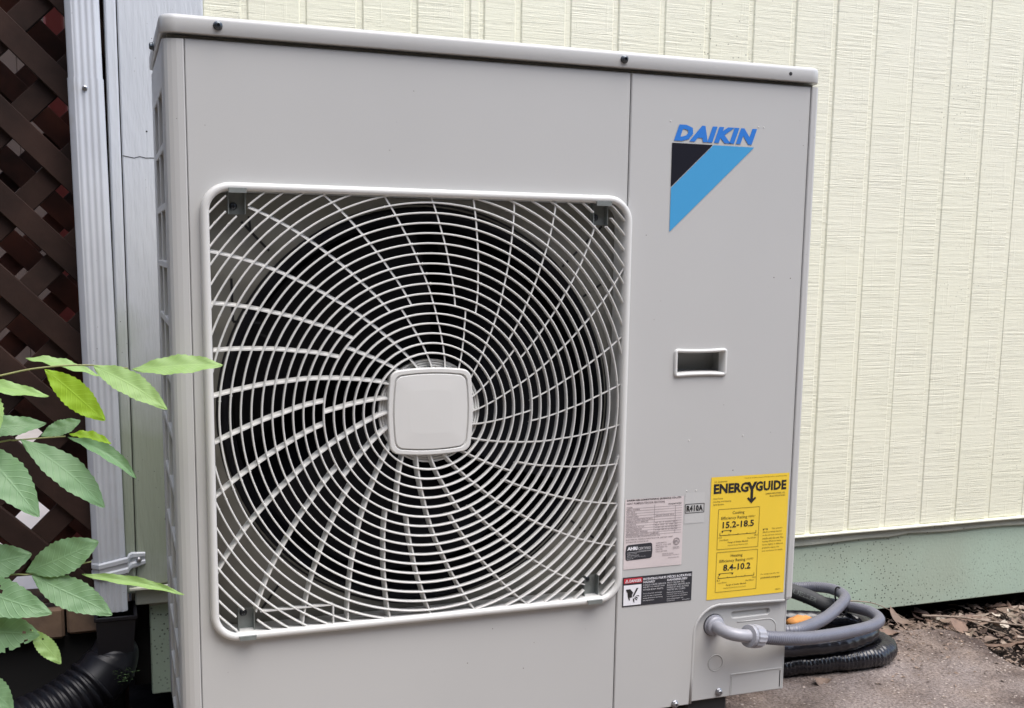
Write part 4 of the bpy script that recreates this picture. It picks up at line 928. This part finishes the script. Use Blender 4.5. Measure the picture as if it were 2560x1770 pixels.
fpth = smooth_path([(0.9, 0.555, 0.045), (1.05, 0.50, 0.043), (1.16, 0.455, 0.041), (1.211, 0.432, 0.034), (1.237, 0.415, 0.027), (1.269, 0.402, 0.014), (1.295, 0.388, 0.001), (1.325, 0.372, -0.009), (1.36, 0.368, -0.022), (1.40, 0.38, -0.040)], 0.003)
b = MB(); b.tube(fpth, 0.0150, 20); b.build('foam_sleeve', M_FOAM, fo, True)
text('MUELLER', 0, 0.062, 0, 0.0095, M_FTXT, fo, 0.0, bold=0.02); TX[-1] = TX[-1]
flush_text()
lt = [o for o in fo.children if o.name.startswith('lettering')][0]
# lay the print onto the sleeve: along the axis and round its front
i0 = min(range(len(fpth)), key=lambda i: (fpth[i] - Vector((1.222, 0.424, 0.031))).length)
for v_ in lt.data.vertices:
    s, h = v_.co.x, v_.co.z; k = i0 + s / 0.003; k0 = int(min(max(k, 0), len(fpth) - 2)); p = fpth[k0].lerp(fpth[k0 + 1], k - k0); t = (fpth[k0 + 1] - fpth[k0]).normalized()
    cd = (Vector((-0.07, -1.45, 0.71)) - p); cd = (cd - t * cd.dot(t)).normalized(); up = t.cross(cd); up = up if up.z > 0 else -up
    a = (h - 0.0048) / 0.0152; v_.co = p + 0.01535 * (cd * math.cos(a) + up * math.sin(a))
reparent_origin(fo)
t = MB(); rr3 = random.Random(4); ring = []
for i in range(7):
    u = i / 6 - 0.5; q = math.sqrt(max(0.06, 1 - (2 * u) ** 2 * 0.8)); ring.append([(1.186 + 0.055 * u, 0.326 + 0.013 * q * math.cos(a) * rr3.uniform(0.85, 1.15), 0.000 + 0.010 * q * math.sin(a) * rr3.uniform(0.8, 1.2)) for a in [2 * math.pi * k / 12 for k in range(12)]])
t.loft(ring, True, True, True); tag(t.build('wood_chunk', M_ORNG, None, True), 'orange rotten wood chunk lying on the black lines inside the conduit loop', 'wood')

# ================================================================== GROUND LITTER
def dry_leaf(rr, L, Wd, lobes=0):
    n, m_ = 9, 4; v = []; f = []; curl = rr.uniform(-0.9, 1.3); cup = rr.uniform(-0.9, 1.2); tw = rr.uniform(-0.7, 0.7)
    for i in range(n + 1):
        t = i / n; w = Wd * (math.sin(math.pi * min(1, t ** 0.85)) ** 0.8 + 0.03)
        if lobes: w *= 0.72 + 0.42 * abs(math.sin(lobes * math.pi * t))
        for j in range(-m_, m_ + 1):
            s = j / m_; x = L * (t - 0.5); y = w * s / 2 * (1 + 0.06 * rr.uniform(-1, 1)); z = cup * (abs(s) ** 1.6) * w * 0.38 + curl * (t - 0.5) ** 2 * L * 0.8 + rr.uniform(-1, 1) * 0.0012
            a = tw * (t - 0.5); v.append((x, y * math.cos(a) - z * math.sin(a), y * math.sin(a) + z * math.cos(a)))
    for i in range(n):
        for j in range(2 * m_): a = i * (2 * m_ + 1) + j; f.append((a, a + 1, a + 2 * m_ + 2, a + 2 * m_ + 1))
    zmin = min(p[2] for p in v)
    return [(p[0], p[1], p[2] - zmin) for p in v], f
rr = random.Random(21)
LM = []
for i in range(16):
    lob = 3 if i % 4 == 0 else 0; v, f = dry_leaf(rr, rr.uniform(0.045, 0.085), rr.uniform(0.018, 0.034), lob)
    me = bpy.data.meshes.new('dry_leaf'); me.from_pydata(v, [], f); me.update()
    for p in me.polygons: p.use_smooth = True
    me.materials.append(DRY[i % 4]); LM.append(me)
def place_leaf(x, y, z, mesh=None, sc=1.0, rot=None, label='dry brown curled leaf in the litter between the slab and the green skirt', group='dry leaves along the green skirt'):
    o = bpy.data.objects.new('dry_leaf', mesh or rr.choice(LM)); C.objects.link(o)
    o.location = (x, y, z); o.rotation_euler = rot or (rr.uniform(-.35, .35), rr.uniform(-.3, .3), rr.uniform(0, 6.28)); o.scale = (sc,) * 3
    return tag(o, label, 'leaf', group)
cnt = 0
while cnt < 150:
    x = rr.uniform(1.30, 2.15); y = rr.uniform(0.20, 0.66)
    if x < 1.70 and y < 0.455 - max(0, x - 1.6) * 0.4: continue
    if x < 1.42 and y < 0.50: continue
    d = rr.random(); z = -0.142 + (0.016 if x > 1.62 else 0.002) + rr.uniform(0, 0.016) - (0.030 * min(1, (y - 0.50) / 0.08) if y > 0.5 else 0)
    if x < 1.62 and y < 0.50: z = ZG + 0.001
    place_leaf(x, y, z, sc=rr.uniform(0.6, 1.05)); cnt += 1
# crumbs and chips: nobody could count them
b = MB()
for k in range(4200):
    x = rr.uniform(1.25, 2.2); y = rr.gauss(0.48, 0.13)
    if x > 1.62: y = rr.uniform(0.15, 0.66)
    if y > 0.68: continue
    on = x < 1.64 and y < 0.45
    if on and rr.random() > 0.75: continue
    z = (ZG + 0.0015) if on else -0.134 + (0.012 if x > 1.6 else 0) + rr.uniform(-0.006, 0.012) - (0.032 * min(1, (y - 0.50) / 0.08) if y > 0.5 else 0)
    s = rr.uniform(0.0015, 0.006) if on else rr.uniform(0.003, 0.011); a = rr.uniform(0, 6.28); q = Vector((math.cos(a), math.sin(a), rr.uniform(-.4, .4))) * s; w = Vector((-math.sin(a), math.cos(a), rr.uniform(-.5, .5))) * s * rr.uniform(0.2, 0.6)
    p = Vector((x, y, z)); b.add([p - q, p + w, p + q, p - w + Vector((0, 0, s * .3))], [(0, 1, 2), (0, 2, 3)])
lit = b.build('leaf_crumbs', mat('litter_crumbs', (0.26, 0.19, 0.145), 0.85, col2=(0.09, 0.06, 0.045), vscale=120)); lit['kind'] = 'stuff'; tag(lit, 'fine crumbled leaf litter strewn along the green skirt', 'leaf litter')
b = MB()
for k in range(1500):
    x = rr.uniform(0.85, 1.62); y = rr.uniform(-0.5, 0.42); s = rr.uniform(0.0012, 0.0045); p = Vector((x, y, ZG + 0.0006)); a = rr.uniform(0, 6.28)
    q = Vector((math.cos(a), math.sin(a), 0)) * s; w = Vector((-math.sin(a), math.cos(a), 0)) * s * rr.uniform(.3, .9); h = Vector((0, 0, s * 0.35))
    b.add([p - q, p - w, p + q, p + w, p + h], [(0, 1, 4), (1, 2, 4), (2, 3, 4), (3, 0, 4)])
gr_ = b.build('grit', mat('pale_grit', (0.42, 0.36, 0.32), 0.85, col2=(0.10, 0.07, 0.06), vscale=90)); gr_['kind'] = 'stuff'; tag(gr_, 'scattered pale grit on the weathered concrete slab', 'grit')
# pale scraps at the wall
for k in range(16):
    x = rr.uniform(1.72, 2.1); y = rr.uniform(0.42, 0.56); v, f = dry_leaf(rr, rr.uniform(0.025, 0.045), rr.uniform(0.016, 0.024))
    o = link('leaf_scrap', v, f, M_PEB, None, True); o.location = (x, y, -0.118 + rr.uniform(0, 0.012) - (0.02 if y > 0.52 else 0)); o.rotation_euler = (rr.uniform(-.4, .4), rr.uniform(-.4, .4), rr.uniform(0, 6)); tag(o, 'pale bleached leaf scrap lying on top of the brown litter', 'leaf', 'pale scraps on the litter')
# single leaves with a place of their own
place_leaf(1.170, 0.228, ZG + 0.002, LM[1], 0.62, (0.75, 0.1, 0.15), 'brown leaf propped on the concrete in front of the black taped line', None)
place_leaf(1.452, 0.405, ZG + 0.003, LM[4], 1.7, (0.15, 0.1, 0.2), 'large crumpled brown leaf beside the end of the taped line', None)
place_leaf(1.700, 0.300, -0.105, LM[8], 1.6, (0.4, 0.3, 2.4), 'large flat brown leaf at the broken slab edge', None)
place_leaf(1.690, 0.440, -0.100, LM[0], 1.35, (0.5, -0.25, 0.6), 'broad lobed brown leaf standing against the twig', None)
place_leaf(-0.035, 0.47, -0.118, LM[5], 1.3, (0.3, 0.3, 0.3), 'dry leaf on the dark soil beside the drain pipe', None)
place_leaf(-0.072, 0.46, -0.115, LM[9], 1.0, (0.2, -0.8, 1.3), 'upright dry leaf stalk in front of the corrugated pipe', None)
def twig(pts, r, label):
    p = smooth_path(pts, 0.006); b = MB(); n = len(p); b.tube(p, lambda i: r * (1 - 0.6 * i / n) * (1 + 0.15 * math.sin(i * 1.7)), 6)
    return tag(b.build('twig', M_TWIG, None, True), label, 'twig')
twig([(1.63, 0.49, -0.088), (1.70, 0.45, -0.086), (1.76, 0.40, -0.088), (1.83, 0.37, -0.092), (1.95, 0.36, -0.09)], 0.0030, 'long pale twig lying across the leaf litter at the slab edge')
twig([(1.715, 0.43, -0.090), (1.735, 0.39, -0.098), (1.750, 0.35, -0.10)], 0.0016, 'short side twig branching below the long pale twig')
twig([(1.36, 0.56, -0.052), (1.45, 0.57, -0.060), (1.55, 0.575, -0.075), (1.60, 0.56, -0.095), (1.64, 0.52, -0.12)], 0.0020, 'thin stalk leaning along the green skirt behind the conduit')
twig([(-0.075, 0.45, -0.13), (-0.072, 0.445, -0.10), (-0.064, 0.44, -0.075), (-0.058, 0.44, -0.06)], 0.0018, 'thin dry stalk standing before the corrugated drain pipe')

# ================================================================== SAPLING
sa = thing('sapling', 'green sapling with serrated compound leaves reaching in front of the downspout', 'sapling', (-0.47, -0.12, -0.14))
trunk = smooth_path([(-0.47, -0.12, -0.15), (-0.465, -0.118, 0.15), (-0.475, -0.112, 0.45), (-0.46, -0.11, 0.75), (-0.47, -0.10, 1.0)], 0.03)
b = MB(); b.tube(trunk, lambda i: 0.007 - 0.004 * i / len(trunk), 8); b.build('trunk', M_BARK, sa, True)
def leaflet(parent, base, tip, width, m, normal=(0.1, -1, 0.35), droop=0.0, fold=0.25, roll=0.0, eaten=0.0, ser=0.05, seed=0, peak=0.42):
    r4 = random.Random(seed); B, T = Vector(base), Vector(tip); ax = T - B; L = ax.length; t_ = ax.normalized()
    nrm = Vector(normal); nrm = (nrm - t_ * nrm.dot(t_)).normalized(); nrm = Matrix.Rotation(roll, 3, t_) @ nrm; sd_ = t_.cross(nrm).normalized()
    n, m2 = 26, 5; v = []; uv = []; f = []
    for i in range(n + 1):
        t = i / n; a = 1.0 if t <= 0 else t
        e = math.log(0.5) / math.log(peak); w = width / 2 * (math.sin(math.pi * t ** e) ** 0.85 if 0 < t < 1 else 0.0) + 0.0004
        tooth = 1 + ser * (1 if i % 2 else -0.6)
        c = B + ax * t + nrm * (droop * L * 4 * t * (1 - t))
        c += sd_ * (0.01 * L * math.sin(t * 5 + seed))
        for j in range(-m2, m2 + 1):
            s = j / m2; ww = w * (tooth if abs(j) == m2 else 1.0)
            p = c + sd_ * (ww * s * math.cos(fold * abs(s))) + nrm * (ww * abs(s) * math.sin(fold)) + nrm * (0.0012 * math.sin(t * 22 + abs(s) * 3) * abs(s))
            if abs(j) == m2: p += t_ * (0.35 * L / n)
            v.append(p); uv.append((t, s))
    for i in range(n):
        for j in range(2 * m2):
            if eaten and i > 3 and r4.random() < eaten: continue
            a = i * (2 * m2 + 1) + j; f.append((a, a + 1, a + 2 * m2 + 2, a + 2 * m2 + 1))
    return link('leaflet', v, f, m, parent, True, uv)
def compound(pts, r=0.0013):
    p = smooth_path(pts, 0.008); n = len(p); b = MB(); b.tube(p, lambda i: r * (1.5 - 0.9 * i / n), 7); return b.build('leaf_stalk', M_STEM, sa, True)
Y0 = -0.10
A = compound([(-0.468, -0.115, 0.50), (-0.33, -0.11, 0.535), (-0.19, -0.10, 0.5655), (-0.149, -0.10, 0.5735), (-0.101, -0.10, 0.5760), (-0.049, -0.10, 0.5710)])
leaflet(A, (-0.049, -0.10, 0.5705), (0.051, -0.115, 0.574), 0.027, M_LF, (0, -0.75, 0.66), 0.02, 0.22, 0.0, seed=1, peak=0.5)
leaflet(A, (-0.090, -0.10, 0.5755), (-0.013, -0.13, 0.527), 0.029, M_LF, (0.2, -0.8, 0.5), 0.05, 0.15, 0.15, seed=2, peak=0.45)
leaflet(A, (-0.142, -0.10, 0.5720), (-0.080, -0.125, 0.516), 0.030, M_LFY, (-0.1, -0.9, 0.1), 0.05, 0.1, 0.0, seed=3, peak=0.5)
leaflet(A, (-0.163, -0.075, 0.582), (-0.085, -0.085, 0.562), 0.017, M_LF, (0.1, -0.5, 0.85), 0.04, 0.3, 0.0, seed=4, peak=0.45)
leaflet(A, (-0.235, -0.11, 0.563), (-0.138, -0.14, 0.546), 0.018, M_LF, (0, -0.6, 0.8), 0.03, 0.2, 0.1, seed=5, peak=0.5)
leaflet(A, (-0.225, -0.11, 0.560), (-0.190, -0.15, 0.511), 0.042, M_LF, (0.2, -1, 0.3), 0.05, 0.15, 0.0, seed=6, peak=0.55)
Bq = compound([(-0.468, -0.115, 0.40), (-0.33, -0.10, 0.465), (-0.192, -0.09, 0.4895), (-0.180, -0.09, 0.4905), (-0.151, -0.09, 0.492), (-0.120, -0.09, 0.493)])
leaflet(Bq, (-0.121, -0.09, 0.492), (-0.050, -0.13, 0.447), 0.020, M_LFD, (0.5, -0.5, 0.85), 0.14, 0.55, 0.5, seed=7, peak=0.55)
leaflet(Bq, (-0.171, -0.09, 0.4925), (-0.085, -0.12, 0.414), 0.036, M_LFD, (0.25, -0.9, 0.45), 0.07, 0.12, 0.0, seed=8, peak=0.52)
leaflet(Bq, (-0.222, -0.10, 0.492), (-0.152, -0.15, 0.415), 0.042, M_LFD, (0.2, -1, 0.4), 0.07, 0.15, 0.0, eaten=0.008, seed=9, peak=0.5)
leaflet(Bq, (-0.232, -0.09, 0.502), (-0.145, -0.08, 0.508), 0.026, M_LFD, (0, -0.8, 0.6), 0.02, 0.15, 0.0, seed=10, peak=0.5)
leaflet(Bq, (-0.150, -0.085, 0.493), (-0.108, -0.07, 0.508), 0.018, M_LFD, (0, -0.9, 0.5), 0.05, 0.1, 0.0, seed=11, peak=0.5)
leaflet(Bq, (-0.120, -0.085, 0.494), (-0.075, -0.10, 0.484), 0.016, M_LFY, (0.1, -0.3, 0.9), 0.06, 0.35, 0.3, seed=17, peak=0.5)
Cq = compound([(-0.468, -0.118, 0.28), (-0.33, -0.11, 0.325), (-0.199, -0.10, 0.336), (-0.174, -0.10, 0.335), (-0.149, -0.10, 0.337), (-0.100, -0.10, 0.345)])
leaflet(Cq, (-0.172, -0.10, 0.338), (-0.093, -0.11, 0.370), 0.039, M_LFD, (0, -1, 0.35), 0.03, 0.1, 0.0, seed=12, peak=0.5)
leaflet(Cq, (-0.166, -0.10, 0.335), (-0.082, -0.13, 0.287), 0.036, M_LFD, (0.15, -1, 0.4), 0.05, 0.12, 0.0, seed=13, peak=0.48)
leaflet(Cq, (-0.112, -0.10, 0.331), (0.000, -0.12, 0.301), 0.013, M_LF, (0.1, -0.5, 0.9), 0.03, 0.5, 0.35, seed=14, peak=0.45)
leaflet(Cq, (-0.250, -0.10, 0.340), (-0.166, -0.10, 0.360), 0.042, M_LFD, (0, -1, 0.4), 0.03, 0.12, 0.0, seed=15, peak=0.5)
leaflet(Cq, (-0.250, -0.10, 0.330), (-0.145, -0.14, 0.300), 0.042, M_LFD, (0.1, -1, 0.5), 0.04, 0.1, 0.0, eaten=0.015, seed=16, peak=0.45)
Dq = compound([(-0.468, -0.118, 0.16), (-0.33, -0.12, 0.245), (-0.24, -0.115, 0.275), (-0.165, -0.11, 0.274)])
leaflet(Dq, (-0.252, -0.11, 0.285), (-0.160, -0.12, 0.268), 0.050, M_LFD, (0, -1, 0.4), 0.03, 0.1, 0.0, eaten=0.03, seed=18, peak=0.45)
leaflet(Dq, (-0.168, -0.11, 0.273), (-0.139, -0.125, 0.233), 0.019, M_LF, (0.2, -1, 0.2), 0.05, 0.1, 0.0, eaten=0.008, seed=19, peak=0.5)
leaflet(Dq, (-0.235, -0.12, 0.235), (-0.190, -0.14, 0.190), 0.032, M_LFD, (0.1, -1, 0.2), 0.04, 0.1, 0.0, seed=20, peak=0.5)
reparent_origin(sa)
